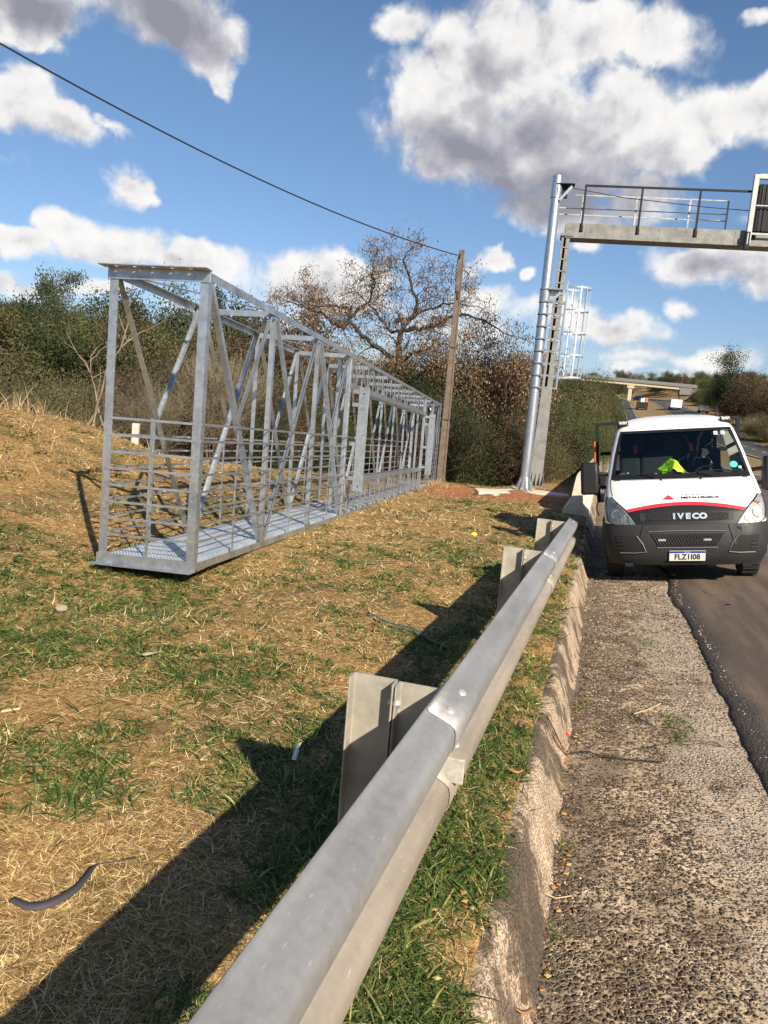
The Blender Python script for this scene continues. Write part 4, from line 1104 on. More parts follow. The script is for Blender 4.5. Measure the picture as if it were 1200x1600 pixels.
# ------------------------------------------------------------------ white cab truck
HW = [(.28, .93), (.45, .985), (.62, 1.0), (.95, .995), (1.13, .985), (1.38, .95), (1.7, .885), (2.02, .80), (2.10, .765), (2.17, .71), (2.22, .62), (2.255, .48), (2.275, .28)]
YF = [(.28, .12), (.36, .05), (.45, .015), (.55, 0), (.70, .01), (.80, .04), (.95, .08), (1.04, .14), (1.10, .22), (1.2, .38), (1.3, .56), (1.37, .71), (1.41, .77), (2.02, 1.36), (2.10, 1.45), (2.17, 1.58), (2.22, 1.72), (2.255, 1.92), (2.275, 2.2)]
DP = [(.28, .38), (.8, .42), (1.04, .42), (1.38, .27), (2.02, .20), (2.12, .26), (2.275, .15)]
def smlin(v, T):
    e = .012; return (lin(v-e, T)+lin(v, T)+lin(v+e, T))/3
def srf(x, z, off=0.):
    hw, yf, dp = smlin(z, HW), smlin(z, YF), smlin(z, DP)
    f = max(-.9995, min(.9995, x/hw)); y = yf+dp*(1-(1-abs(f)**2.7)**(1/2.7))
    p = Vector((f*hw, y, z))
    if off:
        e = .004
        def q(x, z):
            hw, yf, dp = smlin(z, HW), smlin(z, YF), smlin(z, DP); f = max(-.9995, min(.9995, x/hw)); return Vector((f*hw, yf+dp*(1-(1-abs(f)**2.7)**(1/2.7)), z))
        xm = max(-hw*.985, min(hw*.985, x))
        n = (q(xm+e, z)-q(xm-e, z)).cross(q(xm, z+e)-q(xm, z-e))
        if n.length > 1e-9: p = p+n.normalized()*off
    return p
def build_truck():
    m = Matrix.Translation((1.178, 9.835, -.385)) @ Matrix.Rotation(R_(.35), 4, 'Z') @ Matrix.Rotation(R_(-2.5), 4, 'X') @ Matrix.Rotation(R_(-8.1), 4, 'Y') @ Matrix.Scale(.955, 4)
    root = empty('flatbed_truck', mat=m)
    tag(root, 'white cab flatbed truck with red stripe and dark bumper, parked facing the camera', 'truck')
    yb = 2.7
    zs = axis([(.28, .8, .065), (.8, 1.41, .032), (1.41, 2.01, .06), (2.01, 2.275, .012)])
    cols = [math.sin(math.pi/2*k/14)*.9995 for k in range(-14, 15)]
    def row(z):
        hw = smlin(z, HW); a = [srf(c*hw, z) for c in cols]
        y0 = a[0].y; k = 7; side = lambda s: [Vector((s*hw*(1 if z < 2 else 1), y0+(yb-y0)*(j/k), z)) for j in range(1, k+1)]
        return side(-1)[::-1]+a+side(1)
    rows = [row(z) for z in zs]; nr = len(rows[0]); mb = MB(); V = [p for r in rows for p in r]; F = []
    for j in range(len(zs)-1):
        zc = (zs[j]+zs[j+1])/2
        for i in range(nr-1):
            ci = i-7; front = 0 <= ci < 28
            if front and 1.42 < zc < 2.01 and 4 <= ci < 24: continue          # windscreen opening
            if front and zc < .78: continue                                 # bumper covers this
            pc = (V[j*nr+i]+V[(j+1)*nr+i+1])/2
            if not front and (math.hypot(pc.y-.98, pc.z-.36) < .50): continue
            if not front and 1.44 < zc < 1.98 and 1.50 < pc.y < 2.55: continue
            F.append((j*nr+i, j*nr+i+1, (j+1)*nr+i+1, (j+1)*nr+i))
    b0 = len(V); V.append(Vector((0, 2.3, 2.285))); top = (len(zs)-1)*nr
    F += [(top+i, top+i+1, b0) for i in range(nr-1)]
    V += [Vector((-.6, yb, 2.2)), Vector((.6, yb, 2.2))]
    mb.add(V, F); body = mb.build('cab_body', M['paint'], root, smooth=True, ang=40)
    def patch(name, xl, xr, z0, z1, off, mt, par=root, nx=16, nz=8, th=0., smooth=True):
        g = lambda u, v: srf(xl(z0+(z1-z0)*v)*(1-u)+xr(z0+(z1-z0)*v)*u, z0+(z1-z0)*v, off)
        o = MB().grid(g, nx, nz).build(name, mt, par, smooth=smooth, ang=50, solid=th); return o
    C_ = lambda v: (lambda z: v)
    def edge(*T): return lambda z: lin(z, T)
    # windscreen, its dark border and rubber
    hwg = lambda z: smlin(z, HW)*.935
    patch('windscreen', lambda z: -hwg(z)+.02, lambda z: hwg(z)-.02, 1.405, 2.025, -.004, M['glass'], nx=24, nz=10)
    bd = M['blacksteel']
    def border(f0, f1, z0, z1, nx=2, nz=10): patch('windscreen_border', f0, f1, z0, z1, .004, bd, nx=nx, nz=nz)
    border(lambda z: -hwg(z)-.004, lambda z: -hwg(z)+.035, 1.385, 2.045); border(lambda z: hwg(z)-.035, lambda z: hwg(z)+.004, 1.385, 2.045)
    border(lambda z: -hwg(z), hwg, 1.385, 1.43, 24, 2); border(lambda z: -hwg(z), hwg, 2.005, 2.045, 24, 2)
    patch('cowl', lambda z: -hwg(z), hwg, 1.362, 1.386, .006, M['black'], nx=24, nz=2)
    for x0, x1 in ((-.62, .02), (.10, .74)):
        pts = [srf(x0+(x1-x0)*k/8, 1.40+.045*math.sin(k/8*2.6), .022) for k in range(9)]
        w = MB().tube(pts, .009, 6).build('wiper', M['blacksteel'], root)
        MB().tube([srf(x0+.1, 1.425, .03), srf(x0+.3, 1.37, .03)], .010, 6).build('wiper_arm', M['blacksteel'], w)
    # black upper grille panel under the red stripe
    zst = lambda x: 1.045-.085*(x/.72)**2
    def strip(name, fz0, fz1, xa, xb, off, mt, n=24, nz=4, par=root):
        g = lambda u, v: srf(xa+(xb-xa)*u, fz0(xa+(xb-xa)*u)*(1-v)+fz1(xa+(xb-xa)*u)*v, off)
        return MB().grid(g, n, nz).build(name, mt, par, smooth=True, ang=50)
    strip('red_stripe', lambda x: zst(x)-.004, lambda x: zst(x)+.034, -.725, .725, .006, M['red'], nz=2)
    gp = strip('grille_panel', lambda x: .775+.02*(x/.7)**2, lambda x: zst(x)-.004, -.745, .745, .005, M['black'], nz=10)
    strip('grille_opening', lambda x: .845+.012*(x/.5)**2, lambda x: .955-.02*(x/.5)**2, -.50, .50, .008, M['hole'], par=gp, nz=2)
    lat = MB()
    for k in range(-27, 28):
        for s in (1, -1):
            x0 = k*.028; pts = [(x0+s*.0*1, .85), (x0+s*.055, .945)]
            if all(abs(p[0]) < .485 for p in pts): lat.tube([srf(*p, .014) for p in pts], .0038, 4)
    lat.build('grille_mesh', M['bumper'], gp)
    for s in (-1, 1): patch('grille_end', C_(s*.50) if s > 0 else C_(-.56), C_(.56) if s > 0 else C_(-.50), .85, .95, .011, M['bumper'], par=gp, nx=3, nz=3)
    # lettering and emblem
    def on_front(x, z, off=.012, tilt=None):
        p = srf(x, z, off); e = .02; tx = (srf(x+e, z, off)-srf(x-e, z, off)).normalized(); tz = (srf(x, z+e, off)-srf(x, z-e, off)).normalized(); n = tx.cross(tz)
        return Matrix((tx, n.cross(tx), n)).transposed().to_4x4(), p
    def put_text(body, x, z, size, mt, name, ext=.002, bold=0., sx=1., off=.012, par=root, spacing=1.):
        R3, p = on_front(x, z, off); m4 = R3.copy(); m4.translation = p
        return text_mesh(body, size, ext, mt, name, par, m4, bold, sx, spacing=spacing)
    xs = [-.166, -.088, .0, .088, .178]
    for ch, x in zip('IVECO', xs): put_text(ch, x*1.0+.02, .90, .098, M['chrome'], 'emblem_letter', ext=.008, bold=.006, sx=1.16, off=.022)
    # red triangle and two lines of lettering on the bonnet
    zt = 1.13
    def bon(x, z, off=.005): return srf(x, z, off)
    MB().add([bon(-.27, zt-.02), bon(-.115, zt-.02), bon(-.19, zt+.035)], [(0, 1, 2)]).build('emblem_triangle', M['red'], root)
    MB().add([bon(-.305, zt-.008), bon(-.295, zt-.008), bon(-.235, zt+.030), bon(-.243, zt+.030)], [(0, 1, 2, 3)]).build('emblem_stroke', M['red'], root)
    put_text('TRI\u00c2NGULO', .19, zt+.030, .055, M['ink2'], 'lettering', ext=.0006, sx=1.15, off=.004, spacing=1.3)
    put_text('METAL\u00daRGICA', .19, zt-.002, .056, M['ink'], 'lettering', ext=.0006, bold=.0022, sx=1.22, off=.004)
    # shut lines of the bonnet, cowl vents, washer jets
    for s in (-1, 1):
        MB().tube([srf(s*x, z, .0015) for x, z in ((.90, 1.375), (.905, 1.30), (.90, 1.22), (.885, 1.16))], .0035, 5).build('shut_line', M['hole'], root)
        MB().tube([srf(s*.25, 1.345, .004), srf(s*.25, 1.352, .012)], .012, 6).build('washer_jet', M['black'], root)
    MB().tube([srf(x, 1.357-.004*(x/.8)**2, .0015) for x in [k*.1-.8 for k in range(17)]], .0035, 5).build('shut_line', M['hole'], root)
    # bumper
    bz = axis([(.28, .80, .04)])
    def brow(z): return [srf(c*smlin(z, HW), z, .014) for c in cols]
    mb = MB(); BV = []; n = len(cols)+2
    for z in bz:
        r = brow(z); hw = abs(r[0].x); r = [Vector((-hw, .62, z))]+r+[Vector((hw, .62, z))]; BV += r
    mb.add(BV, [(j*n+i, j*n+i+1, (j+1)*n+i+1, (j+1)*n+i) for j in range(len(bz)-1) for i in range(n-1)])
    # a lip on top and a shelf underneath
    tb = [(len(bz)-1)*n+i for i in range(n)]; extra = [BV[i]+Vector((0, .05, .012)) for i in tb]; b = len(mb.v); mb.v += [tuple(p) for p in extra]
    for i in range(n-1): mb.f.append((tb[i], tb[i+1], b+i+1, b+i)); mb.mi.append(0)
    lo = [BV[i]+Vector((0, .12, .0)) for i in range(n)]; b = len(mb.v); mb.v += [tuple(p) for p in lo]
    for i in range(n-1): mb.f.append((i+1, i, b+i, b+i+1)); mb.mi.append(0)
    bp = mb.build('bumper', M['bumper'], root, smooth=True, ang=50)
    BO = .020
    patch('bumper_ridge', edge((.50, -.60), (.80, -.52)), edge((.50, -.57), (.80, -.49)), .55, .80, .024, M['bumper'], bp, 2, 6)
    patch('bumper_ridge', edge((.50, .57), (.80, .49)), edge((.50, .60), (.80, .52)), .55, .80, .024, M['bumper'], bp, 2, 6)
    lg = patch('lower_grille', edge((.53, -.34), (.69, -.44)), edge((.53, .34), (.69, .44)), .53, .69, BO, M['hole'], bp, 12, 4)
    lat = MB()
    for k in range(-20, 21):
        for s in (1, -1):
            x0 = k*.034; pts = [(x0, .545), (x0+s*.07, .675)]
            if all(abs(p[0]) < .355+(p[1]-.545)*.5 for p in pts): lat.tube([srf(*p, .026) for p in pts], .0042, 4)
    lat.build('grille_mesh', M['bumper'], lg)
    for s in (-1, 1):
        a = edge((.45, -.80), (.66, -.86)) if s < 0 else edge((.45, .50), (.66, .58)); c = edge((.45, -.50), (.66, -.58)) if s < 0 else edge((.45, .80), (.66, .86))
        patch('intake', a, c, .46, .655, BO, M['hole'], bp, 8, 5)
        T = [(s*.50, .46), (s*.80, .455), (s*.87, .49), (s*.86, .65)]
        MB().tube([srf(x, z, .024) for x, z in [(s*.60, .66), (s*.53, .56), (s*.49, .46), (s*.62, .447), (s*.80, .445)]], .008, 6).build('intake_trim', M['bumper_edge'], bp, smooth=True)
        for k in range(3): MB().tube([srf(s*(.74+.01*k), .50+.045*k, .026), srf(s*(.83+.004*k), .50+.045*k, .026)], .008, 5).build('intake_fin', M['bumper'], bp)
        # headlight
        inner = edge((.80, .60), (.90, .665), (1.0, .745), (1.08, .84), (1.14, .905)); outer = edge((.80, .87), (.84, .945), (1.0, .965), (1.10, .962), (1.14, .945))
        L_ = (lambda f: (lambda z: -f(z))) if s < 0 else (lambda f: f)
        fl, fr = (L_(outer), L_(inner)) if s < 0 else (inner, outer)
        hl = patch('headlight', fl, fr, .803, 1.14, .010, M['lampbowl'], root, 12, 14)
        patch('lens', fl, fr, .803, 1.14, .022, M['lens'], hl, 12, 14)
        patch('lamp_rim', (lambda z: fl(z)-.012), (lambda z: fl(z)+.006), .80, 1.145, .014, M['black'], hl, 2, 14)
        patch('lamp_rim', (lambda z: fr(z)-.006), (lambda z: fr(z)+.012), .80, 1.145, .014, M['black'], hl, 2, 14)
        for (x, z, r) in ((.74, .875, .055), (.845, .93, .065), (.86, 1.05, .04)):
            R3, p = on_front(s*x, z, .014); q = MB()
            for k in range(14):
                a0, a1 = k*math.pi/7, (k+1)*math.pi/7
                q.add([p+R3.to_3x3() @ Vector((math.cos(a)*rr, math.sin(a)*rr, h)) for a in (a0, a1) for rr, h in ((r, .004), (r*.55, -.003), (0.001, .004))], [(0, 1, 4, 3), (1, 2, 5, 4)])
            q.build('reflector' if z < 1 else 'indicator', M['lampbowl'] if z < 1 else M['indicator'], hl, smooth=True)
    MB().tube([srf(x, .722-.012*(x/.46)**2, .022) for x in [k*.046-.46 for k in range(21)]], .007, 5).build('bumper_crease', M['bumper_edge'], bp, smooth=True)
    MB().tube([srf(x, .515, .022) for x in [k*.036-.36 for k in range(21)]], .008, 5).build('bumper_crease', M['bumper_edge'], bp, smooth=True)
    for x in (-.30, .24): MB().bb((x-.045, -.022, .600), (x+.045, -.012, .625)).build('grille_clip', M['steelrim'], lg)
    MB().box(srf(.62, .735, .012)+Vector((0, .0, 0)), (.055, .012, .055)).build('tow_cover', M['bumper'], bp, bevel=.004)
    for x in (-.7, -.25, .3, .72): MB().box(Vector((x, .22, .275)), (.10, .16, .05)).build('underside_bracket', M['blacksteel'], bp)
    # number plate
    R3, p = on_front(-.0, .415, .026); T = R3.copy(); T.translation = p
    pl = MB().box((0, 0, 0), (.43, .145, .008)).build('number_plate', M['plate'], bp, bevel=.003); pl.data.transform(T)
    bl = MB().bb((-.213, .042, .0042), (.213, .070, .0052)).build('plate_band', M['plateblue'], pl); bl.data.transform(T)
    q = text_mesh('BRASIL', .020, .0002, M['plate'], 'lettering', pl, T @ Matrix.Translation((0, .056, .0056)), 0, 1.2)
    q = text_mesh('FLZ1I08', .108, .0004, M['ink'], 'lettering', pl, T @ Matrix.Translation((0, -.017, .0048)), .0035, .84, spacing=1.02)
    # mirrors
    for s in (-1, 1):
        mr = MB()
        for k, (w, d) in enumerate([(.8, .7), (1, 1), (1, 1), (1, 1), (.97, .95), (.8, .7)]):
            z = [1.165, 1.185, 1.30, 1.45, 1.60, 1.625][k]
            mr.v += [tuple(Vector((s*1.185+a*.125*w, .98+b*.075*d+(-.02 if b < 0 else 0), z))) for a, b in ((-1, -.6), (-.75, -1), (.75, -1), (1, -.6), (1, 1), (-1, 1))]
        mr.f = [(k*6+i, k*6+(i+1) % 6, (k+1)*6+(i+1) % 6, (k+1)*6+i) for k in range(5) for i in range(6)]+[tuple(range(5, -1, -1)), tuple(range(30, 36))]; mr.mi = [0]*len(mr.f)
        mo = mr.build('mirror', M['black'], root, smooth=True, ang=30, bevel=.012)
        MB().bb((s*1.185-.11, 1.057, 1.20), (s*1.185+.11, 1.060, 1.59)).build('mirror_glass', M['chrome'], mo)
        for z in (1.46, 1.27): MB().tube([(s*1.08, .99, z), (s*.99, 1.06, z-.01), (s*.90, 1.10, z-.03)], [.030, .026, .035], 8).build('mirror_arm', M['black'], mo, smooth=True)
        # roof marker lamp, door gap, handle, side glass, sill
        p = srf(s*.70, 2.115, .0)
        lp = MB().box((0, 0, 0), (.15, .16, .085)).build('roof_lamp', M['black'], root, bevel=.022); lp.data.transform(Matrix.Translation(p+Vector((s*.0, .05, .01))) @ Matrix.Rotation(R_(-38), 4, 'X'))
        lq = MB().box((0, -.081, 0), (.11, .012, .05)).build('lamp_lens', M['lampbowl'], lp); lq.data.transform(Matrix.Translation(p+Vector((0, .05, .01))) @ Matrix.Rotation(R_(-38), 4, 'X'))
        MB().add([(s*(smlin(z, HW)-.003), y, z) for y, z in ((1.46, 1.42), (2.58, 1.42), (2.58, 2.0), (1.60, 2.0))], [(0, 1, 2, 3)]).build('side_window', M['darkglass'], root)
        MB().add([(s*(smlin(z, HW)-.003), y, z) for y, z in ((1.0, 1.42), (1.44, 1.42), (1.50, 1.85))], [(0, 1, 2)]).build('quarter_window', M['hole'], root)
        MB().bb((s*1.0, 2.2, 1.16), (s*1.02, 2.4, 1.20)).build('door_handle', M['black'], root)
        MB().bb((s*.985, .62, .30), (s*1.01, 2.65, .42)).build('sill', M['bumper'], root)
        aw = MB(); ar = []
        for k in range(13):
            a = math.pi*k/12; ar += [(s*1.0, .98+.50*math.cos(a), .36+.50*math.sin(a)), (s*1.025, .98+.46*math.cos(a), .36+.46*math.sin(a)), (s*.75, .98+.46*math.cos(a), .36+.46*math.sin(a))]
        aw.add(ar, [(k*3+i, k*3+i+1, k*3+i+4, k*3+i+3) for k in range(12) for i in (0, 1)]).build('wheel_arch', M['bumper'], root, smooth=True)
    # stickers in the windscreen
    for (x, z, w, h, mt) in ((.53, 1.965, .052, .05, 'paper'), (.625, 1.965, .052, .05, 'paper')):
        MB().grid(lambda u, v: srf(x+(u-.5)*w, z+(v-.5)*h, .004), 2, 2).build('windscreen_sticker', M[mt], root)
        MB().grid(lambda u, v: srf(x+(u-.5)*w*.5, z+(v-.4)*h*.4, .006), 2, 2).build('windscreen_sticker', M['ink2'], root)
    for (x, z, r, mt) in ((.70, 1.525, .050, 'sticker'), (.775, 1.485, .022, 'paper')):
        MB().add([srf(x+r*math.cos(a*math.pi/8), z+r*.85*math.sin(a*math.pi/8), .004) for a in range(16)], [tuple(range(16))]).build('windscreen_sticker', M[mt], root)
    # interior
    it = M['interior']
    MB().bb((-.86, .7, .75), (.86, 2.66, .80)).build('cab_floor', it, root)
    MB().bb((-.80, 2.62, .8), (.80, 2.66, 1.45)).build('rear_wall', it, root); MB().bb((-.72, 2.62, 1.45), (.72, 2.66, 2.15)).build('rear_wall', M['rearwall'], root)
    MB().grid(lambda u, v: Vector(((u-.5)*1.70*(1-.05*v), .76+.55*v, 1.36+.035*math.sin(math.pi*min(1, v*1.4))+(.05*math.exp(-((u-.74)/.10)**2) if v > .4 else 0)-(.22 if v > .93 else 0))), 24, 12).build('dashboard', M['dash'], root, smooth=True)
    MB().grid(lambda u, v: Vector(((u-.5)*1.3, 1.62+.95*v, 2.08+.04*math.sin(math.pi*v))), 6, 4).build('headliner', it, root, smooth=True)
    for x, w in ((.44, .48), (-.22, .46), (-.60, .30)):
        s_ = MB().box((x, 1.92, 1.33), (w, .16, .85), Matrix.Rotation(R_(-10), 3, 'X')).build('seat', M['seat'], root, bevel=.05)
        MB().box((x, 2.02, 1.86), (w*.55, .10, .19)).build('headrest', M['seat'], s_, bevel=.035)
        MB().box((x, 1.62, 1.0), (w, .5, .2)).build('cushion', M['seat'], s_, bevel=.05)
    MB().tube([(.30, 1.90, 1.56), (.32, 1.86, 1.62), (.50, 1.86, 1.62), (.56, 1.88, 1.52)], .012, 6).build('seat_trim', M['paper'], root, smooth=True)
    ws = [(.44+.20*math.cos(a), 1.33+.20*math.sin(a)*.55, 1.36+.20*math.sin(a)*.7) for a in [k*math.pi/12 for k in range(25)]]
    MB().tube(ws, .016, 8, caps=False).build('steering_wheel', M['black'], root, smooth=True)
    for x in (-.52, .27): MB().box((x, 1.9, 1.78), (.06, .04, .13)).build('seat_belt', M['red'], root)
    MB().tube([(.62, 2.3, 1.45), (.60, 2.3, 2.0)], .012, 6).build('grab_rail', M['paper'], root)
    # wheels
    for (x, y) in ((-.86, .98), (.86, .98), (-.82, 4.6), (.82, 4.6)):
        w = MB(); pr = [(.20, -.11), (.33, -.115), (.362, -.09), (.368, -.03), (.368, .03), (.362, .09), (.33, .115), (.20, .11)]; n = 28
        w.v = [(x+b, y+a*math.cos(2*math.pi*k/n), .368+a*math.sin(2*math.pi*k/n)) for k in range(n) for a, b in pr]
        w.f = [(k*8+i, k*8+i+1, ((k+1) % n)*8+i+1, ((k+1) % n)*8+i) for k in range(n) for i in range(7)]; w.mi = [0]*len(w.f)
        for k in range(n):
            if k % 1 == 0:
                a = 2*math.pi*k/n; w.box((x, y+.366*math.cos(a), .368+.366*math.sin(a)), (.19, .018, .014), Matrix.Rotation(a-math.pi/2, 3, 'X') if 0 else Matrix.Rotation(a, 3, 'X'))
        wo = w.build('wheel', M['rubber'], root, smooth=True, ang=40)
        MB().tube([(x-.08, y, .368), (x+.08, y, .368)], .205, 20).build('rim', M['steelrim'], wo)
    # chassis, bed and headboard
    bk = M['blacksteel']
    for x in (-.42, .42): MB().bb((x-.04, .5, .50), (x+.04, 6.1, .64)).build('chassis_rail', bk, root)
    MB().bb((-.7, .3, .36), (.7, 2.6, .60)).build('engine_tray', bk, root)
    MB().tube([(-.8, .98, .37), (.8, .98, .37)], .05, 8).build('front_axle', bk, root)
    bd2 = MB().bb((-1.06, 2.95, .92), (1.06, 6.3, .99)).build('flatbed', M['wood'], root)
    for s in (-1, 1): MB().bb((s*1.04, 2.95, .98), (s*1.075, 6.3, 1.32)).build('side_board', bk, root)
    MB().bb((-1.06, 6.26, .98), (1.06, 6.3, 1.32)).build('tail_board', bk, root)
    hb = MB(); hb.bb((-1.10, 2.90, .92), (-1.05, 2.97, 2.24)); hb.bb((1.05, 2.90, .92), (1.10, 2.97, 2.24)); hb.bb((-1.05, 2.90, 2.19), (1.05, 2.97, 2.24))
    hb.bb((-1.03, 2.91, 1.7), (1.03, 2.95, 1.76)); hb.build('headboard_frame', bk, root)
    MB().tube([(-1.10, 3.6, 1.0), (-1.10, 3.6, 1.95)], .04, 8).build('orange_stake', M['orange'], root)
    # hanging lashing loop
    MB().tube([(-1.05, 2.9, 1.15), (-1.12, 2.88, 1.05), (-1.17, 2.88, 1.1), (-1.12, 2.88, 1.14), (-1.08, 2.88, 1.0), (-1.11, 2.88, .8), (-1.07, 2.9, .7)], .010, 5).build('lashing_rope', M['cable'], root, smooth=True)
    # things lying on the dashboard
    m3 = root.matrix_world
    def loose(name, fn, nu, nv, mt, label, cat, x, y, z):
        o = MB().grid(fn, nu, nv).build(name, mt, smooth=True, ang=80); o.matrix_world = m3 @ Matrix.Translation((x, y, z)); tag(o, label, cat); return o
    def vest(u, v):
        a, b = (u-.5)*.40, v*.34; r = .19*math.exp(-((u-.42)/.32)**2)*math.sin(math.pi*min(1, .15+v*.9))
        k = noise.noise((u*5, v*5, .3))*.035+noise.noise((u*12, v*11, 2.3))*.014
        return Vector((a+.03*math.sin(v*7), b*.8+.04*math.sin(u*9), .012+abs(r)+k*(.5+r*4)+v*.12*(1-u)))
    v_ = loose('safety_vest', vest, 30, 24, [M['vest'], M['vestgrey']], 'crumpled fluorescent yellow safety vest on the truck dashboard behind the windscreen', 'safety vest', -.05, .80, 1.385)
    mi = [1 if (i % 30 in (22, 23, 24) and j < 15) or (j in (12, 13) and 6 < i % 30 < 18) else 0 for j in range(24) for i in range(30)]
    v_.data.polygons.foreach_set('material_index', mi)
    crump = lambda sc: (lambda u, v: Vector(((u-.5)*sc, (v-.5)*sc*.7, .02+.035*noise.noise((u*4, v*4, sc*9))+.02*math.sin(u*8+v*4))))
    loose('face_mask', crump(.15), 8, 8, M['paper'], 'pale blue crumpled cloth on the dashboard just left of the yellow vest', 'cloth', -.30, .86, 1.40)
    loose('paper', crump(.13), 8, 8, M['paper'], 'pale blue paper in the left lower corner of the windscreen', 'paper', -.72, .90, 1.41)
    loose('work_glove', crump(.19), 10, 8, M['stone'], 'grey work gloves lying in the middle of the left half of the dashboard', 'gloves', -.50, .90, 1.39)
M['bumper_edge'] = mat('bumper_trim', (.12, .12, .115), .5)
M['indicator'] = mat('indicator_reflector', (.62, .36, .25), .25, .6)
M['darkglass'] = glassmat('tinted_side_glass', (.10, .12, .11))
M['rearwall'] = mat('rear_window_dark', (.03, .036, .034), .3)
build_truck()
# ------------------------------------------------------------------ trees
class Tree:
    """collects tapered limbs and leaves as numpy pieces"""
    def __init__(s, seed): s.r = random.Random(seed); s.V = []; s.F = []; s.tips = []; s.n = 0; s.rmin = .002
    def limb(s, pts, rs, k=5):
        rs = [max(q, s.rmin) for q in rs]
        prev = None; b = s.n
        for i, p in enumerate(pts):
            d = (pts[min(i+1, len(pts)-1)]-pts[max(i-1, 0)])
            if d.length < 1e-6: d = Vector((0, 0, 1))
            d.normalize()
            x = d.orthogonal().normalized() if prev is None else (prev-d*prev.dot(d)).normalized()
            prev = x; y = d.cross(x)
            for q in range(k):
                a = 2*math.pi*q/k; v = p+(x*math.cos(a)+y*math.sin(a))*rs[i]; s.V.append((v.x, v.y, v.z))
        s.n += k*len(pts)
        for i in range(len(pts)-1):
            for q in range(k): s.F.append((b+i*k+q, b+i*k+(q+1) % k, b+(i+1)*k+(q+1) % k, b+(i+1)*k+q))
    def grow(s, p, d, L, r, lev, P):
        """one wandering branch that throws side branches"""
        R = s.r; n = P.get('seg', 5) if lev > 0 else 3; pts = [p.copy()]; rs = [r]; d = d.normalized(); q = p.copy()
        for i in range(n):
            w = P['wander']*(1 if lev > 0 else .6)
            d = (d+Vector((R.gauss(0, w), R.gauss(0, w), R.gauss(0, w)*.7+P['up']))).normalized()
            q = q+d*(L/n); pts.append(q.copy()); rs.append(r*(1-(i+1)/n*P['taper']))
            if lev > 0 and i >= (1 if lev == P['lev'] else 0):
                for c in range(P['kids'] if R.random() < P.get('kp', .9) else 1):
                    a = R.uniform(0, 6.28); o = d.orthogonal().normalized(); o.rotate(Matrix.Rotation(a, 3, d))
                    s.grow(q, (d*(1-P['spread'])+o*P['spread']+Vector((0, 0, P.get('lift', 0)))), L*R.uniform(.42, .72)*P.get('len', 1), rs[-1]*.62, lev-1, P)
        s.limb(pts, rs, 6 if lev >= 2 else (4 if lev == 1 else 3))
        if lev == 0: s.tips.append((pts[-1], d)); s.tips.append((pts[1], d))
        elif lev == 1: s.tips.append((pts[-1], d))
    def wood(s): return np.array(s.V), np.array(s.F)
def leaves(tips, per, sigma, size, rg, hang=0., keep=1., aspect=.55):
    T = np.array([t[0][:] for t in tips if rg.random() < keep]); n = len(T)*per
    C = np.repeat(T, per, 0)+rg.normal(0, sigma, (n, 3))*np.array([1, 1, .75]); sz = size*rg.uniform(.6, 1.35, n)
    a = rg.normal(0, 1, (n, 3)); a[:, 2] -= hang*2.5; a /= np.linalg.norm(a, axis=1)[:, None]
    b = np.cross(a, rg.normal(0, 1, (n, 3))); b /= np.linalg.norm(b, axis=1)[:, None]
    V = np.stack([C, C+a*sz[:, None]*.5+b*(sz*aspect*.5)[:, None], C+a*sz[:, None], C+a*sz[:, None]*.5-b*(sz*aspect*.5)[:, None]], 1)
    return V.reshape(-1, 3), np.arange(n*4).reshape(-1, 4)
PROTO = {}
def proto(key, seed, height, trunk, P, per, sigma, size, hang=0., keep=1., lean=(0, 0, 1), stems=1, r=None):
    T = Tree(seed); rr = r or height*.022; T.rmin = P.get('rmin', .002)
    for k in range(stems):
        a = T.r.uniform(0, 6.28); sp = .0 if stems == 1 else .35
        d = Vector((lean[0]+math.cos(a)*sp, lean[1]+math.sin(a)*sp, 1))
        T.grow(Vector((math.cos(a)*.15*sp, math.sin(a)*.15*sp, -.15)), d, trunk, rr*(1 if stems == 1 else .6), P['lev'], P)
    rg = np.random.default_rng(seed+100); wv, wf = T.wood(); k = height/(wv[:, 2].max()+sigma*.6)
    wv = wv*k; lv, lf = leaves([(t[0]*k, t[1]) for t in T.tips], per, sigma, size, rg, hang, keep) if per else (np.zeros((0, 3)), np.zeros((0, 4), int))
    PROTO[key] = (wv, wf, lv, lf); print('proto', key, len(wf), len(lf), round(k, 2), len(T.tips))
G_ = dict(wander=.20, up=.05, taper=.75, spread=.55, kids=2, lev=3)
proto('euca_a', 1, 12, 9, dict(G_, lev=3, spread=.42, up=.12, kids=1, lift=.1, kp=1), 60, .50, .22, .4, .85)
proto('euca_b', 2, 12, 10, dict(G_, lev=3, spread=.36, up=.15, kids=1), 60, .45, .22, .4, .8)
proto('round_a', 3, 8, 4.2, dict(G_, spread=.66, up=.02, kids=2, seg=4), 26, .42, .17)
proto('round_b', 4, 8, 4.0, dict(G_, spread=.72, up=.03, wander=.26, seg=4), 24, .44, .17)
proto('bush_a', 5, 5, 2.2, dict(G_, lev=2, spread=.7, kids=2), 60, .34, .085, stems=6)
proto('bush_b', 6, 5, 2.0, dict(G_, lev=2, spread=.75, kids=2), 60, .36, .08, stems=7)
proto('twig_a', 7, 4.5, 3.4, dict(G_, lev=2, spread=.34, up=.16, kids=3, wander=.14, rmin=.006), 3, .16, .06, stems=11, r=.045, keep=.8)
proto('twig_b', 8, 4.5, 3.2, dict(G_, lev=2, spread=.42, up=.10, kids=3, wander=.20, rmin=.006), 2, .18, .06, stems=9, r=.05, keep=.6)
proto('sparse', 9, 9, 6, dict(G_, lev=3, spread=.5, up=.10, wander=.22, seg=4), 9, .30, .13, .3, .7)
mesh_cache = {}
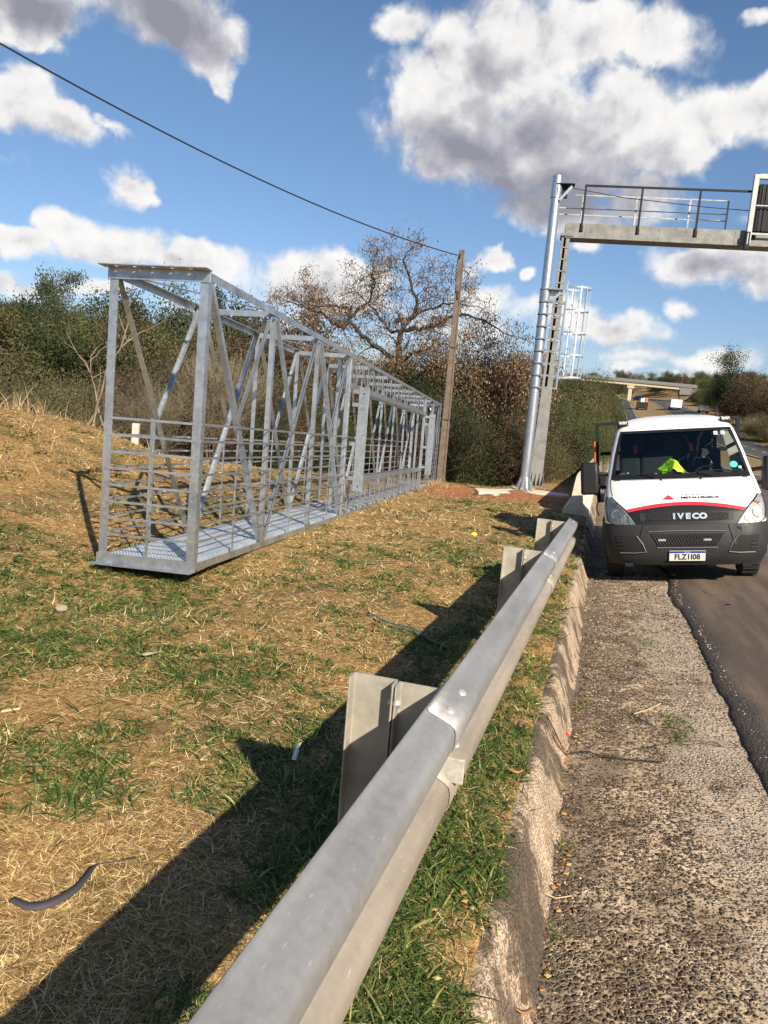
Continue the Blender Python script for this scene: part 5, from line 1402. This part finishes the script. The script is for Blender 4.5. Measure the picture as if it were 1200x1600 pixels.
def tree(name, key, leaf, bark, x, y, h, label, cat='tree', group=None, rz=None, sx=1.):
    wv, wf, lv, lf = PROTO[key]; base = wv[:, 2].max() if not len(lv) else max(wv[:, 2].max(), lv[:, 2].max()); s = h/base
    r = empty(name, (x, y, ground_z(x, y)-.1)); r.rotation_euler = (0, 0, rz if rz is not None else (x*7.3+y*1.9) % 6.28); r.scale = (s*sx, s*sx, s)
    tag(r, label, cat, group)
    for part, v, f, mt in (('trunk', wv, wf, bark), ('crown', lv, lf, leaf)):
        if not len(f): continue
        k = (key, part, mt)
        if k not in mesh_cache: mesh_cache[k] = fast_mesh(part, v, f, M[mt], smooth=part == 'trunk')
        link_mesh(part, mesh_cache[k], r)
    return r
src_cols = {}
def gn_tree(col):
    ng = bpy.data.node_groups.new('scatter_plants', 'GeometryNodeTree')
    ng.interface.new_socket('Geometry', in_out='INPUT', socket_type='NodeSocketGeometry'); ng.interface.new_socket('Geometry', in_out='OUTPUT', socket_type='NodeSocketGeometry')
    n = ng.nodes; l = ng.links; gi = n.new('NodeGroupInput'); go = n.new('NodeGroupOutput')
    ci = n.new('GeometryNodeCollectionInfo'); ci.inputs['Collection'].default_value = col; ci.inputs['Separate Children'].default_value = True; ci.inputs['Reset Children'].default_value = True
    ip = n.new('GeometryNodeInstanceOnPoints'); ip.inputs['Pick Instance'].default_value = True
    def na(nm, ty): q = n.new('GeometryNodeInputNamedAttribute'); q.data_type = ty; q.inputs['Name'].default_value = nm; return q.outputs['Attribute']
    cx = n.new('ShaderNodeCombineXYZ'); l.new(na('rz', 'FLOAT'), cx.inputs[2])
    l.new(gi.outputs[0], ip.inputs['Points']); l.new(ci.outputs[0], ip.inputs['Instance']); l.new(na('idx', 'INT'), ip.inputs['Instance Index'])
    l.new(cx.outputs[0], ip.inputs['Rotation']); l.new(na('scl', 'FLOAT_VECTOR'), ip.inputs['Scale']); l.new(ip.outputs[0], go.inputs[0]); return ng
def stamp(name, items, leaf, bark, kind='stuff'):
    """ground cover and far woods: plants scattered over points by geometry nodes"""
    keys = sorted({(it[0], leaf[it[5]-1]) for it in items}); col = bpy.data.collections.new(name+'_sources')
    for i, (k, lf_) in enumerate(keys):
        wv, wf, lv, lf = PROTO[k]; v = np.concatenate([wv, lv]); f = np.concatenate([wf, lf+len(wv)])
        kk = (k, lf_, bark)
        if kk not in mesh_cache: mesh_cache[kk] = fast_mesh('plant', v, f, [M[bark], M[lf_]], np.concatenate([np.zeros(len(wf)), np.ones(len(lf))]))
        o = bpy.data.objects.new('%s_source_%s' % (name, 'abcdefghijklmnopqrstuvwxyz'[i]), mesh_cache[kk]); col.objects.link(o)
    me = bpy.data.meshes.new(name); me.from_pydata([(it[1], it[2], ground_z(it[1], it[2])-.15) for it in items], [], [])
    for nm, ty, vals in (('idx', 'INT', [keys.index((it[0], leaf[it[5]-1])) for it in items]), ('rz', 'FLOAT', [random.uniform(0, 6.28) for it in items])):
        at_ = me.attributes.new(nm, ty, 'POINT'); at_.data.foreach_set('value', vals)
    at_ = me.attributes.new('scl', 'FLOAT_VECTOR', 'POINT'); sc = []
    for it in items:
        wv, wf, lv, lf = PROTO[it[0]]; s = it[3]/max(wv[:, 2].max(), lv[:, 2].max()); sc += [s*it[4], s*it[4], s]
    at_.data.foreach_set('vector', sc)
    o = link_mesh(name, me); md = o.modifiers.new('scatter', 'NODES'); md.node_group = gn_tree(col); tag(o, kind=kind); return o
random.seed(5)
def pol(az, d): return d*math.sin(R_(az)), d*math.cos(R_(az))
# low scrub at the edge of the verge: twiggy brush on the left, undergrowth coloured dark for the shade under the big tree
it = []
for k in range(95):
    az = random.uniform(-46, -9); d = random.uniform(19.5, 25.5)+max(0, (az+30))*.25
    x, y = pol(az, d)
    if x > -3.4 or (x > -9.3 and y < 24.5): continue
    left = az < -26
    key = random.choice(['twig_a', 'twig_b', 'twig_a', 'twig_b', 'twig_b', 'bush_a', 'bush_b']) if left else random.choice(['twig_b', 'bush_a', 'bush_b'])
    it.append((key, x, y, random.uniform(1.8, 3.6) if left else random.uniform(2.0, 3.6), random.uniform(.9, 1.3), random.choice([1, 1, 1, 2, 3]) if left else random.choice([2, 2, 3])))
stamp('undergrowth', it, ['leaf_olive', 'leaf_dark', 'leaf_brown'], 'twig_pale')
# the wood rising behind it
it = []
for k in range(120):
    az = random.uniform(-50, -6); d = random.uniform(27, 50)
    x, y = pol(az, d)
    if x > -5: continue
    it.append((random.choice(['bush_a', 'bush_b', 'round_a', 'sparse', 'twig_b', 'twig_a', 'sparse']), x, y, random.uniform(3.0, 5.8)*(.75+.25*(d/40)), random.uniform(.9, 1.25), random.choice([1, 2, 2, 3, 4])))
stamp('woodland', it, ['leaf_green', 'leaf_dark', 'leaf_brown', 'leaf_olive'], 'bark_dark')
it = []
for k in range(170):
    az = random.uniform(-52, -4); d = random.uniform(52, 125)
    x, y = pol(az, d)
    if x > -6: continue
    h = 1.6+d*math.tan(R_(random.uniform(3.9, 5.1) if az < -22 else random.uniform(2.4, 4.2)))-ground_z(x, y)
    if h < 3: continue
    it.append((random.choice(['round_a', 'round_b', 'bush_a', 'euca_a', 'bush_b']), x, y, min(h, 14), random.uniform(.8, 1.1)*(8/min(h, 14) if h > 10 else 1)*1.1, random.choice([1, 2, 2, 3, 4])))
stamp('woodland', it, ['leaf_green', 'leaf_dark', 'leaf_brown', 'leaf_olive'], 'bark_dark')
# hedge-like thicket along the road behind the poles
it = []
for k in range(150):
    y = 27.5+125*random.random()**1.7; x = -random.uniform(2.4, 6.5) if y < 40 else -random.uniform(1.6, 6)
    h = (4.3+.062*(min(y, 130)-28))*random.uniform(.8, 1.08)*(.62 if x > -2.9 else 1)
    if y < 40: h *= random.uniform(.55, 1.); it.append((random.choice(['bush_a', 'bush_b', 'twig_b']), x, y, h, random.uniform(.8, 1.1), random.choice([3, 4, 4, 2]))); continue  # dark leaves mixed in to colour the shade under the canopy
    it.append((random.choice(['bush_a', 'bush_b', 'bush_a', 'round_a']), x, y, h, random.uniform(.8, 1.05)*(1 if h < 6 else .8), random.choice([1, 1, 2, 4])))
for k in range(34): it.append((random.choice(['bush_a', 'bush_b', 'round_a']), -random.uniform(1.8, 7), random.uniform(85, 175), random.uniform(9.2, 11.2), .72, random.choice([1, 1, 2, 4])))
for k in range(60): it.append(('bush_b', -random.uniform(1.5, 8), random.uniform(150, 330), random.uniform(7, 10), .9, random.choice([1, 2])))
stamp('roadside_thicket', it, ['leaf_green', 'leaf_olive', 'leaf_brown', 'leaf_dark'], 'twig')
# right-hand slope and far horizon
it = []
for k in range(110):
    y = random.uniform(150, 420); x = random.uniform(38, 66)+shift(y)
    it.append((random.choice(['bush_a', 'bush_b', 'round_a', 'round_b']), x, y, random.uniform(5, 8.5), random.uniform(.9, 1.3), random.choice([1, 2, 2, 3])))
for k in range(22): it.append((random.choice(['twig_b', 'sparse']), random.uniform(32.5, 36), random.uniform(135, 210), random.uniform(4, 7), 1., 4))
stamp('woodland', it, ['leaf_dark', 'leaf_dark', 'leaf_brown', 'leaf_olive'], 'bark')
it = []
for k in range(120):
    y = random.uniform(470, 640); x = random.uniform(-70, 95)
    it.append((random.choice(['round_a', 'round_b', 'euca_a', 'sparse']), x, y, random.uniform(9, 15), random.uniform(.8, 1.2), random.choice([1, 2, 3])))
stamp('woodland', it, ['leaf_dark', 'leaf_green', 'leaf_brown', 'leaf_olive'], 'bark')
# trees one can tell apart
SK = [(-43.4, 74, 11.6, 'euca_a', 'leaf_dark', 'dark eucalyptus at the left picture edge, rising above the hillside wood'),
      (-38.6, 84, 12.9, 'euca_b', 'leaf_grey', 'tall slim eucalyptus standing clear of the skyline, left of the truss'),
      (-36.2, 78, 11.4, 'round_a', 'leaf_dark', 'round dark tree on the skyline just right of the tall slim eucalyptus'),
      (-34.2, 80, 12.0, 'round_b', 'leaf_dark', 'broad dark tree on the skyline at the upper left corner of the truss'),
      (-30.6, 82, 13.6, 'euca_a', 'leaf_grey', 'feathery eucalyptus seen inside the near end of the truss'),
      (-28.4, 76, 12.2, 'euca_b', 'leaf_dark', 'dark eucalyptus seen just right of the near truss corner post'),
      (-24.2, 70, 11.0, 'round_a', 'leaf_dark', 'dark round tree showing above the middle of the truss top chord'),
      (-21.8, 62, 10.2, 'round_b', 'leaf_brown', 'brown leafed tree above the truss, left of the bare spreading tree')]
for az, d, zt, key, lf, lab in SK:
    x, y = pol(az, d); tree('eucalyptus_tree' if 'euca' in key else 'woodland_tree', key, lf, 'bark', x, y, zt-.9-ground_z(x, y), lab, group='trees on the hillside skyline', sx=.8)
MID = [(-41.0, 36, 6.3, 'round_a', 'leaf_olive', 'pale olive bushy tree at the left edge below the skyline'),
       (-37.2, 33, 5.0, 'sparse', 'leaf_brown', 'thin brown half-bare tree behind the pale leaning sapling'),
       (-33.0, 40, 6.4, 'round_b', 'leaf_brown', 'reddish brown tree seen through the first bay of the truss'),
       (-30.5, 34, 4.6, 'bush_a', 'leaf_green', 'bright green bush behind the near corner of the truss'),
       (-26.0, 38, 6.0, 'sparse', 'leaf_brown', 'bare brown tree behind the second bay of the truss'),
       (-22.5, 36, 5.6, 'round_a', 'leaf_brown', 'rusty brown tree behind the third bay of the truss')]
for az, d, h, key, lf, lab in MID:
    x, y = pol(az, d); tree('bush' if 'bush' in key else 'woodland_tree', key, lf, 'bark', x, y, h, lab, cat='bush' if 'bush' in key else 'tree')
RT_ = [(35, 242, 26, 'round_a', 'leaf_dark', 'tallest dark tree at the right edge, above the truck mirror', .8),
       (36, 222, 16.5, 'round_a', 'leaf_brown', 'broad brownish tree below the tallest dark tree at the right edge', 1.1),
       (35.5, 285, 17.5, 'round_b', 'leaf_dark', 'dark round tree left of the brownish tree, beyond the truck roof', 1.),
       (33.5, 300, 15.5, 'round_a', 'leaf_olive', 'olive tree at the left end of the right-hand trees, by the bridge', .9),
       (40, 205, 15., 'round_b', 'leaf_brown', 'brown tree cut by the right picture edge', 1.),
       (33.5, 182, 6.5, 'bush_a', 'leaf_olive', 'pale olive shrub at the foot of the trees on the right edge', 1.2)]
for x, y, zt, key, lf, lab, sx in RT_: tree('shrub' if 'bush' in key else 'roadside_tree', key, lf, 'bark', x, y, zt-ground_z(x, y), lab, cat='shrub' if 'bush' in key else 'tree', sx=sx)
tree('lone_tree', 'sparse', 'leaf_brown', 'bark', 35.5, 445, 15.5, 'lone thin-crowned tree on the horizon just right of the bridge deck', sx=1.15)

# the big spreading tree with dry leaves behind the truss
def hero():
    bx, by = -6.9, 29.; bz = ground_z(bx, by); S = 1/40.; A = R_(4.75)
    base = (655, 742)
    root = empty('spreading_tree', (bx, by, bz)); tag(root, 'big spreading tree with twisted dark branches and dry tan leaves behind the brown pole', 'tree')
    T = Tree(77); T.rmin = .007; vx = Vector((math.cos(R_(13)), math.sin(R_(13)), 0)); vy = Vector((-math.sin(R_(13)), math.cos(R_(13)), 0))
    def P(px, py, dp):
        dx, du = px-base[0], base[1]-py; k = S*(1+dp/30); lx = (dx*math.cos(A)-du*math.sin(A))*k; lz = (du*math.cos(A)+dx*math.sin(A))*k
        return vx*lx+vy*dp+Vector((0, 0, lz))
    limbs = [([(655, 745), (662, 690), (657, 640), (640, 600), (628, 560), (632, 518)], .21, .11, [0, 0, .1, .2, .3, .4]),
             ([(632, 518), (646, 497), (657, 476), (648, 446), (641, 424), (637, 408)], .095, .03, [.4, .5, .6, .6, .5, .3]),
             ([(646, 497), (664, 484), (690, 476), (712, 470), (735, 474)], .065, .02, [.5, .2, 0, -.3, -.5]),
             ([(636, 512), (660, 512), (685, 503), (710, 490), (735, 488), (765, 500), (788, 514)], .09, .02, [.4, .2, 0, -.2, -.3, -.4, -.5]),
             ([(632, 518), (612, 512), (600, 498), (590, 484), (574, 470)], .07, .02, [.4, .8, 1.2, 1.4, 1.5]),
             ([(628, 560), (600, 540), (572, 522), (552, 502), (566, 486), (584, 474), (592, 452), (590, 425)], .10, .02, [.3, .6, 1., 1.2, 1.3, 1.4, 1.4, 1.3]),
             ([(552, 502), (545, 512), (528, 503), (512, 486), (490, 480), (466, 470)], .09, .02, [1.2, 1.0, .8, .7, .5, .4]),
             ([(553, 502), (556, 484), (535, 481), (505, 482), (480, 476)], .07, .02, [1.2, 1.4, 1.6, 1.8, 2.]),
             ([(657, 640), (690, 646), (715, 638), (745, 626), (775, 600), (800, 582), (826, 566)], .11, .02, [.1, -.3, -.6, -.8, -1, -1.1, -1.2]),
             ([(745, 626), (770, 622), (800, 610), (822, 604)], .07, .02, [-.8, -1.2, -1.5, -1.7]),
             ([(640, 600), (612, 590), (585, 580), (560, 585), (535, 578)], .085, .02, [.2, -.3, -.6, -.8, -1.]),
             ([(640, 600), (672, 570), (700, 560), (735, 556), (765, 548)], .08, .02, [.2, -.2, -.5, -.7, -.9]),
             ([(628, 560), (650, 545), (676, 538), (700, 530)], .08, .02, [.3, 0, -.3, -.6]),
             ([(657, 640), (685, 610), (720, 590), (760, 585), (790, 575)], .09, .02, [.1, .6, 1., 1.4, 1.6]),
             ([(640, 600), (605, 605), (575, 600), (550, 600)], .08, .02, [.2, .8, 1.2, 1.6])]
    Pm = dict(wander=.36, up=.015, taper=.6, spread=.70, kids=2, lev=2, seg=3, len=1.0, kp=.62)
    for pts, r0, r1, dp in limbs:
        q = [P(*p, d) for p, d in zip(pts, dp)]
        # refine with a little wandering
        f = []
        for a, b in zip(q, q[1:]):
            for k in range(3): f.append(a.lerp(b, k/3)+Vector((T.r.gauss(0, .035), T.r.gauss(0, .05), T.r.gauss(0, .035)))*(1 if k else 0))
        f.append(q[-1]); n = len(f); rs = [r0+(r1-r0)*i/(n-1) for i in range(n)]; T.limb(f, rs, 8)
        st = 12 if r0 > .25 else 3
        for i in range(st, n):
            d = (f[i]-f[i-1]).normalized(); o = d.orthogonal().normalized(); o.rotate(Matrix.Rotation(T.r.uniform(0, 6.28), 3, d))
            T.grow(f[i], d*.45+o*.75+Vector((0, 0, .10)), T.r.uniform(.6, 1.2), max(.014, rs[i]*.3), 2, Pm)
            if i % 2: o.rotate(Matrix.Rotation(2.6, 3, d)); T.grow(f[i], d*.6+o*.7+Vector((0, 0, .15)), T.r.uniform(.5, 1.), max(.012, rs[i]*.25), 1, Pm)
        T.grow(f[-1], (f[-1]-f[-2]), .8, r1*.8, 2, Pm)
    wv, wf = T.wood(); rg = np.random.default_rng(9)
    link_mesh('trunk', fast_mesh('trunk', wv, wf, M['bark_dark'], smooth=True), root)
    low = [t for t in T.tips if t[0].z < 4.9]; hi = [t for t in T.tips if t[0].z >= 4.9]
    v1, f1 = leaves(hi, 7, .15, .085, rg, 1.2, .52, .42); v2, f2 = leaves(low, 16, .30, .09, rg, 1., .9, .45)
    link_mesh('crown', fast_mesh('crown', np.concatenate([v1, v2]), np.concatenate([f1, f2+len(v1)]), M['leaf_dry']), root)
    print('hero', len(wf), len(f1)+len(f2))
hero()
def sapling(x, y, pts, r, label, seed, sub=1):
    bz = ground_z(x, y); root = empty('bare_sapling', (x, y, bz)); tag(root, label, 'sapling', 'pale leafless saplings by the mound')
    T = Tree(seed); v = Vector
    for ps, r0 in pts:
        f = []
        for a, b in zip(ps, ps[1:]):
            a, b = v(a), v(b)
            for k in range(3): f.append(a.lerp(b, k/3)+v((T.r.gauss(0, .012), T.r.gauss(0, .02), T.r.gauss(0, .01))))
        f.append(v(ps[-1])); n = len(f); T.limb(f, [.62*r0*(1-.7*i/(n-1)) for i in range(n)], 6)
        for i in range(n//2, n):
            if T.r.random() < .55: T.grow(f[i], (f[i]-f[i-1]).normalized()*.5+v((T.r.gauss(0, .6), T.r.gauss(0, .4), .5)), T.r.uniform(.35, .8), r0*.28, 1, dict(wander=.2, up=.08, taper=.7, spread=.5, kids=1, lev=1, seg=4))
    wv, wf = T.wood(); link_mesh('stem', fast_mesh('stem', wv, wf, M['bark_pale'], smooth=True), root)
sapling(-11.2, 15.6, [([(0, 0, -.2), (.02, 0, .5), (-.25, 0, 1.2), (-.52, .1, 1.9), (-.58, .1, 2.4)], .05), ([(-.52, .1, 1.9), (-.9, .1, 2.4), (-1.25, .2, 2.75)], .03), ([(-.58, .1, 2.3), (-.2, .2, 2.7), (.15, .2, 3.2)], .02)], .05, 'pale leafless sapling leaning left, in front of the wood beside the truss', 3)
sapling(-10.8, 14.2, [([(-.35, 0, -.3), (.05, 0, .55), (.35, 0, 1.2), (.55, 0, 1.9), (.85, 0, 2.35)], .065), ([(.85, 0, 2.35), (1.0, .1, 2.9), (.95, .1, 3.5)], .035), ([(.9, 0, 2.4), (1.2, .1, 2.7), (1.6, .1, 2.9)], .035), ([(.9, .1, 2.6), (.72, .1, 3.1)], .02)], .065, 'pale leafless forked sapling leaning right, seen through the near truss post', 4)
sapling(-13.2, 18.2, [([(0, 0, -.2), (-.1, 0, 1.0), (-.02, 0, 1.9), (.05, 0, 2.8)], .035)], .035, 'thin pale upright sapling between the two leaning ones', 8)
# ------------------------------------------------------------------ bridge, traffic and small things
def ray_at(px, py, Y):
    mw = cam.matrix_world if cam.matrix_world.translation.length > .1 else cam_matrix()
    d = mw.to_3x3() @ Vector(((px-600)/1200, (800-py)/1200, -1)); return d*(Y/d.y)+Vector((0, 0, EYE))
def build_bridge():
    Y = 430; root = empty('road_bridge', (16, Y, 20)); tag(root, 'cream girder road bridge crossing the highway in the distance', 'bridge')
    sl = -.0225; x0, x1 = -44, 26
    def seg(name, xa, xb, za, zb, ya, yb, m):
        mb = MB(); p = [(x, y, z+sl*x) for x in (xa, xb) for y in (ya, yb) for z in (za, zb)]
        mb.add(p, [(0, 1, 3, 2), (4, 6, 7, 5), (0, 4, 5, 1), (2, 3, 7, 6), (0, 2, 6, 4), (1, 5, 7, 3)]); return mb.build(name, m, root)
    seg('girder', x0, x1-8, -1.75, -.35, -.2, .5, M['girder']); seg('girder', x0, x1-8, -1.75, -.35, 9.5, 10.2, M['girder'])
    seg('deck', x0, x1, -.34, .15, -.8, 10.9, M['deckgrey']); seg('parapet', x0, x1, .16, 1.35, -.85, -.55, M['deckgrey']); seg('parapet', x0, x1, .16, 1.35, 10.6, 10.9, M['deckgrey'])
    MB().bb((-8.2, -.6, -3.3), (-4.6, 10.4, -1.78)).build('pier_cap', M['girder'], root, bevel=.1)
    for y in (.6, 9): MB().bb((-7.4, y-.8, -11), (-5.5, y+.8, -3.3)).build('pier', M['girder'], root, bevel=.1)
    MB().bb((x1-8, -.5, -4.6), (x1-2, 10.4, -.9)).build('abutment', M['deckgrey'], root)
build_bridge()
hill = []
# embankment carrying the crossing road, right of the bridge
xs = axis([(38, 150, 4)]); ys = axis([(412, 462, 4)])
sheet('embankment', xs, ys, lambda x, y: max(ground_z(x, y)-1, 19.2-.0225*(x-16)*.3-max(0, abs(y-436)-8)*.62-max(0, 44-x)*1.1), M['verge_dark'] if 'verge_dark' in M else M['ground'])
def vehicle(name, x, y, w, l, h, body, label, cat, kind='box', head=0.):
    z = Zs(x, y)+.04; dz = (Zs(x, y+5)-Zs(x, y-5))/10
    r = empty(name, (x, y, z), rot=(math.atan(dz), 0, head)); tag(r, label, cat, None)
    def wheels(ys, rr=.48):
        for yy in ys:
            for s in (-1, 1): MB().tube([(s*w*.36, yy, rr), (s*w*.5, yy, rr)], rr, 12).build('wheel', M['rubber'], r)
    if kind == 'box':
        MB().bb((-w/2, -l/2, 1.0), (w/2, l/2-1.7, h)).build('cargo_box', body, r, bevel=.04)
        c = MB(); c.plate([(l/2-1.6, .6), (l/2, .6), (l/2, 1.5), (l/2-.3, h*.78), (l/2-1.6, h*.78)], w*.94, lambda u, v, q: (-w*.47+q, u, v)); co = c.build('cab', M['paint'], r, bevel=.03)
        MB().bb((-w*.4, l/2-.32, 1.6), (w*.4, l/2-.02, h*.7)).build('windscreen', M['hole'], co)
        MB().bb((-w*.45, -l/2+.1, .6), (w*.45, l/2-.2, .95)).build('chassis', M['blacksteel'], r); wheels((-l*.3, l*.33), .5)
        for s in (-1, 1): MB().bb((s*w*.4-.12, -l/2-.03, .8), (s*w*.4+.12, -l/2+.05, .98)).build('tail_lamp', M['red'], r)
    else:
        b = MB(); b.plate([(-l/2, .3), (l/2, .3), (l/2, .75), (l/2-.9, .92), (l*.12, h), (-l*.3, h), (-l/2+.2, .95), (-l/2, .8)], w, lambda u, v, q: (-w/2+q, u, v)); b.build('body', body, r, bevel=.05)
        MB().bb((-w*.43, -l*.36, h*.66), (w*.43, l*.18, h*.93)).build('window', M['hole'], r); wheels((-l*.3, l*.3), .32)
        for s in (-1, 1): MB().bb((s*w*.4-.1, -l/2-.02, .6), (s*w*.4+.1, -l/2+.05, .74)).build('tail_lamp', M['red'], r)
    return r
M['vdark'] = mat('dark_green_paint', (.02, .025, .025), .4); M['vblue'] = mat('blue_paint', (.03, .10, .42), .35); M['vgrey'] = mat('grey_paint', (.28, .28, .27), .5)
vehicle('box_truck', 24.6, 322, 4.0, 9, 4.0, M['paint'], 'small white box truck on the far opposite carriageway above the cab roof', 'truck')
vehicle('cargo_truck', 31.5, 290, 3.0, 7, 2.8, M['vgrey'], 'grey box truck on the far road, right of the white box truck', 'truck')
t_ = vehicle('tipper_truck', 12.6, 330, 4.2, 8, 3.2, M['vdark'], 'dark truck with a white and an orange load on the far median', 'truck')
for nm, dx, dm, m_, h_ in (('white_load', 0, 1.5, 'paint', 1.5), ('orange_load', 1.5, .8, 'orange', 1.5)):
    MB().bb((dx-dm/2, -3.2, 3.2), (dx+dm/2, -2., 3.2+h_)).build(nm, M[m_], t_)
vehicle('car', 3.4+shift(440), 448, 2.4, 4.8, 2., M['vdark'], 'dark car under the left part of the bridge', 'car', 'car')
vehicle('car', 7.2+shift(446), 456, 2.4, 4.8, 1.9, M['vgrey'], 'grey car next to the bridge pier', 'car', 'car')
vehicle('car', 14.6, 440, 3.4, 5.5, 2.2, M['vblue'], 'blue car just right of the bridge pier', 'car', 'car', R_(40))
# fence posts behind the mound
for (x, y, h, lb) in ((-12.9, 17.2, .85, 'pale leaning wooden fence post behind the mound, thickest of the row'), (-13.6, 16.6, .6, 'short thin fence post left of the thick pale post'), (-12.2, 17.6, .5, 'low wooden stub right of the thick pale fence post')):
    n = 7; z = ground_z(x, y); mb = MB().tube([(0, 0, -.4), (.01, .0, h*.5), (.05, .01, h+.55)], [.06, .055, .05], 7); o = mb.build('fence_post', M['white_post'] if h > .8 else M['wood']); o.location = (x, y, z); tag(o, lb, 'fence post', 'old wooden fence posts')
MBx = MB().tube([(-12.8, 17.0, ground_z(-12.8, 17)+.75), (-11.9, 16.6, ground_z(-11.9, 16.6)+.66)], .022, 6).build('fallen_branch', M['white_post']); tag(MBx, 'bleached branch lying across the thick pale fence post', 'branch')
# dark webbing strap on the grass, lower left
def ribbon_obj(name, pts, w, mt, label, cat, lift=.03, tw=0.):
    pts = [Vector(p) for p in pts]; f = []
    for i in range(len(pts)-1):
        p0, p1, p2, p3 = pts[max(i-1, 0)], pts[i], pts[i+1], pts[min(i+2, len(pts)-1)]
        for k in range(6):
            t = k/6; f.append(.5*((2*p1)+(p2-p0)*t+(2*p0-5*p1+4*p2-p3)*t*t+(3*p1-p0-3*p2+p3)*t**3))
    f.append(pts[-1]); V = []
    for i, p in enumerate(f):
        d = (f[min(i+1, len(f)-1)]-f[max(i-1, 0)]).normalized(); s = Vector((-d.y, d.x, 0))*w/2
        a = tw*math.sin(i/len(f)*6); z = (ground_z(p.x, p.y) if p.x < -.17 else max(Zs(p.x, p.y), Zs(.02, p.y)))+lift+p.z
        V += [(p.x-s.x, p.y-s.y, z-a), (p.x+s.x, p.y+s.y, z+a)]
    mb = MB().add(V, [(2*i, 2*i+1, 2*i+3, 2*i+2) for i in range(len(f)-1)]); o = mb.build(name, mt, smooth=True, solid=.003); tag(o, label, cat); return o
def gp(px, py):
    """ground point under a line of sight"""
    lo, hi = .3, 60
    for _ in range(40):
        m_ = (lo+hi)/2; q = ray_at(px, py, m_)
        if q.z > Zs(q.x, q.y): lo = m_
        else: hi = m_
    return (q.x, q.y)
g2 = lambda *p, z=0: [(*gp(a, b), z) for a, b in p]
ribbon_obj('webbing_strap', g2((18, 1418), (45, 1428), (78, 1424), (115, 1405), (135, 1382), (150, 1362), (180, 1356), (212, 1350)), .019, M['strap'], 'dark grey webbing strap lying curled on the dry grass at lower left', 'strap', .028, .006)
ribbon_obj('green_strap', g2((575, 966), (610, 982), (645, 992), (672, 1005), (700, 1022)), .022, M['greenstrap'], 'flat dark green strap on the grass left of the guardrail', 'strap', .035)
ribbon_obj('hose', g2((508, 868), (540, 880), (575, 884), (620, 884)), .03, M['greenstrap'], 'dark green strap end on the grass nearer the truss', 'strap', .035)
ribbon_obj('black_cord', g2((842, 1118), (868, 1150), (905, 1178), (950, 1186), (1002, 1192), (1035, 1194)), .007, M['cable'], 'thin black cord running from the kerb across the gutter slab', 'cord', .012)
ribbon_obj('plastic_scrap', g2((458, 1200), (463, 1182), (468, 1172)), .018, M['paper2'] if 'paper2' in M else M['plate'], 'white plastic scrap in the guardrail shadow', 'scrap', .03, .006)
ribbon_obj('plastic_scrap', g2((222, 1033), (238, 1030), (254, 1029)), .022, M['stone'], 'pale bark scrap on the grass in the middle left', 'scrap', .03, .006)
def pebble(px, py, r, name, mt, label, cat, h=.6):
    x, y = gp(px, py); bm_ = MB(); n = 8; rn = random.Random(px)
    rings = [[(r*math.cos(2*math.pi*k/n)*c*rn.uniform(.8, 1.15), r*math.sin(2*math.pi*k/n)*c*rn.uniform(.8, 1.15), z*r*h) for k in range(n)] for c, z in ((.8, -.6), (1, 0), (.75, .7), (.2, 1.))]
    bm_.add([p for q in rings for p in q], [(i*n+k, i*n+(k+1) % n, (i+1)*n+(k+1) % n, (i+1)*n+k) for i in range(3) for k in range(n)]+[tuple(range(3*n, 4*n))])
    o = bm_.build(name, mt, smooth=True, ang=40); o.location = (x, y, (ground_z(x, y) if x < -.1 else Zs(x, y))+.02); tag(o, label, cat)
pebble(97, 957, .045, 'stone', M['stone'], 'pale stone in the grass left of the near truss corner', 'stone')
pebble(741, 834, .055, 'yellow_cap', M['yellow'], 'small yellow plastic scrap on the grass left of the second rail post', 'scrap', .5)
pebble(737, 1428, .008, 'stone', M['stone'], 'small pale pebble beside the bottom kerb', 'stone')
pebble(885, 1152, .014, 'red_cap', M['red'], 'tiny red plastic bit at the foot of the kerb', 'scrap')
pebble(1138, 949, .045, 'debris', M['cable'], 'dark clod on the asphalt in front of the truck', 'debris', .4)
for px, py, a in ((735, 1438, .4), (815, 1560, 1.2), (818, 1530, 2.0)): pass
def stick(pts, r, label, cat='stick', mt='straw_stick'):
    P = [(x, y, (ground_z(x, y) if x < -.1 else Zs(x, y))+.012+z) for x, y, z in pts]
    o = MB().tube(P, r, 5).build('stick', M[mt], smooth=True); tag(o, label, cat)
M['straw_stick'] = mat('pale_stick', (.50, .36, .20), .8)
stick(g2((990, 1118), (1010, 1112), (1032, 1102)), .004, 'pale forked twig on the gutter slab'); stick(g2((990, 1122), (1003, 1128), (1014, 1135)), .003, 'dark short twig under the pale forked twig', mt='bark_dark')
stick(g2((935, 1144), (960, 1146)), .003, 'short dark stick left of the forked twig', mt='bark_dark')
stick(g2((0, 1113), (30, 1108), (33, 1100)), .007, 'broken straw-coloured stick at the left picture edge')
stick(g2((850, 1400), (868, 1408), (893, 1404)), .0025, 'thin curved straw stalk at the kerb foot')

M['leafdead'] = mat('dead_leaf', (.40, .20, .07), .8); M['leafdark'] = mat('curled_dark_leaf', (.10, .055, .03), .8)
ribbon_obj('dead_leaf', g2((812, 1532), (816, 1552), (818, 1572)), .022, M['leafdark'], 'long curled brown leaf against the kerb foot at the bottom edge', 'leaf', .008, .004)
ribbon_obj('dead_leaf', g2((806, 1582), (818, 1586), (830, 1580)), .020, M['leafdead'], 'round orange dead leaf beside the long curled leaf', 'leaf', .008, .003)
ribbon_obj('dead_leaf', g2((796, 1212), (806, 1216), (815, 1214)), .018, M['leafdead'], 'orange dead leaf in the grass between guardrail and kerb', 'leaf', .03, .003)
ribbon_obj('dead_leaf', g2((866, 1152), (873, 1168), (889, 1176)), .014, M['leafdead'], 'small orange leaf beside the black cord', 'leaf', .008, .003)
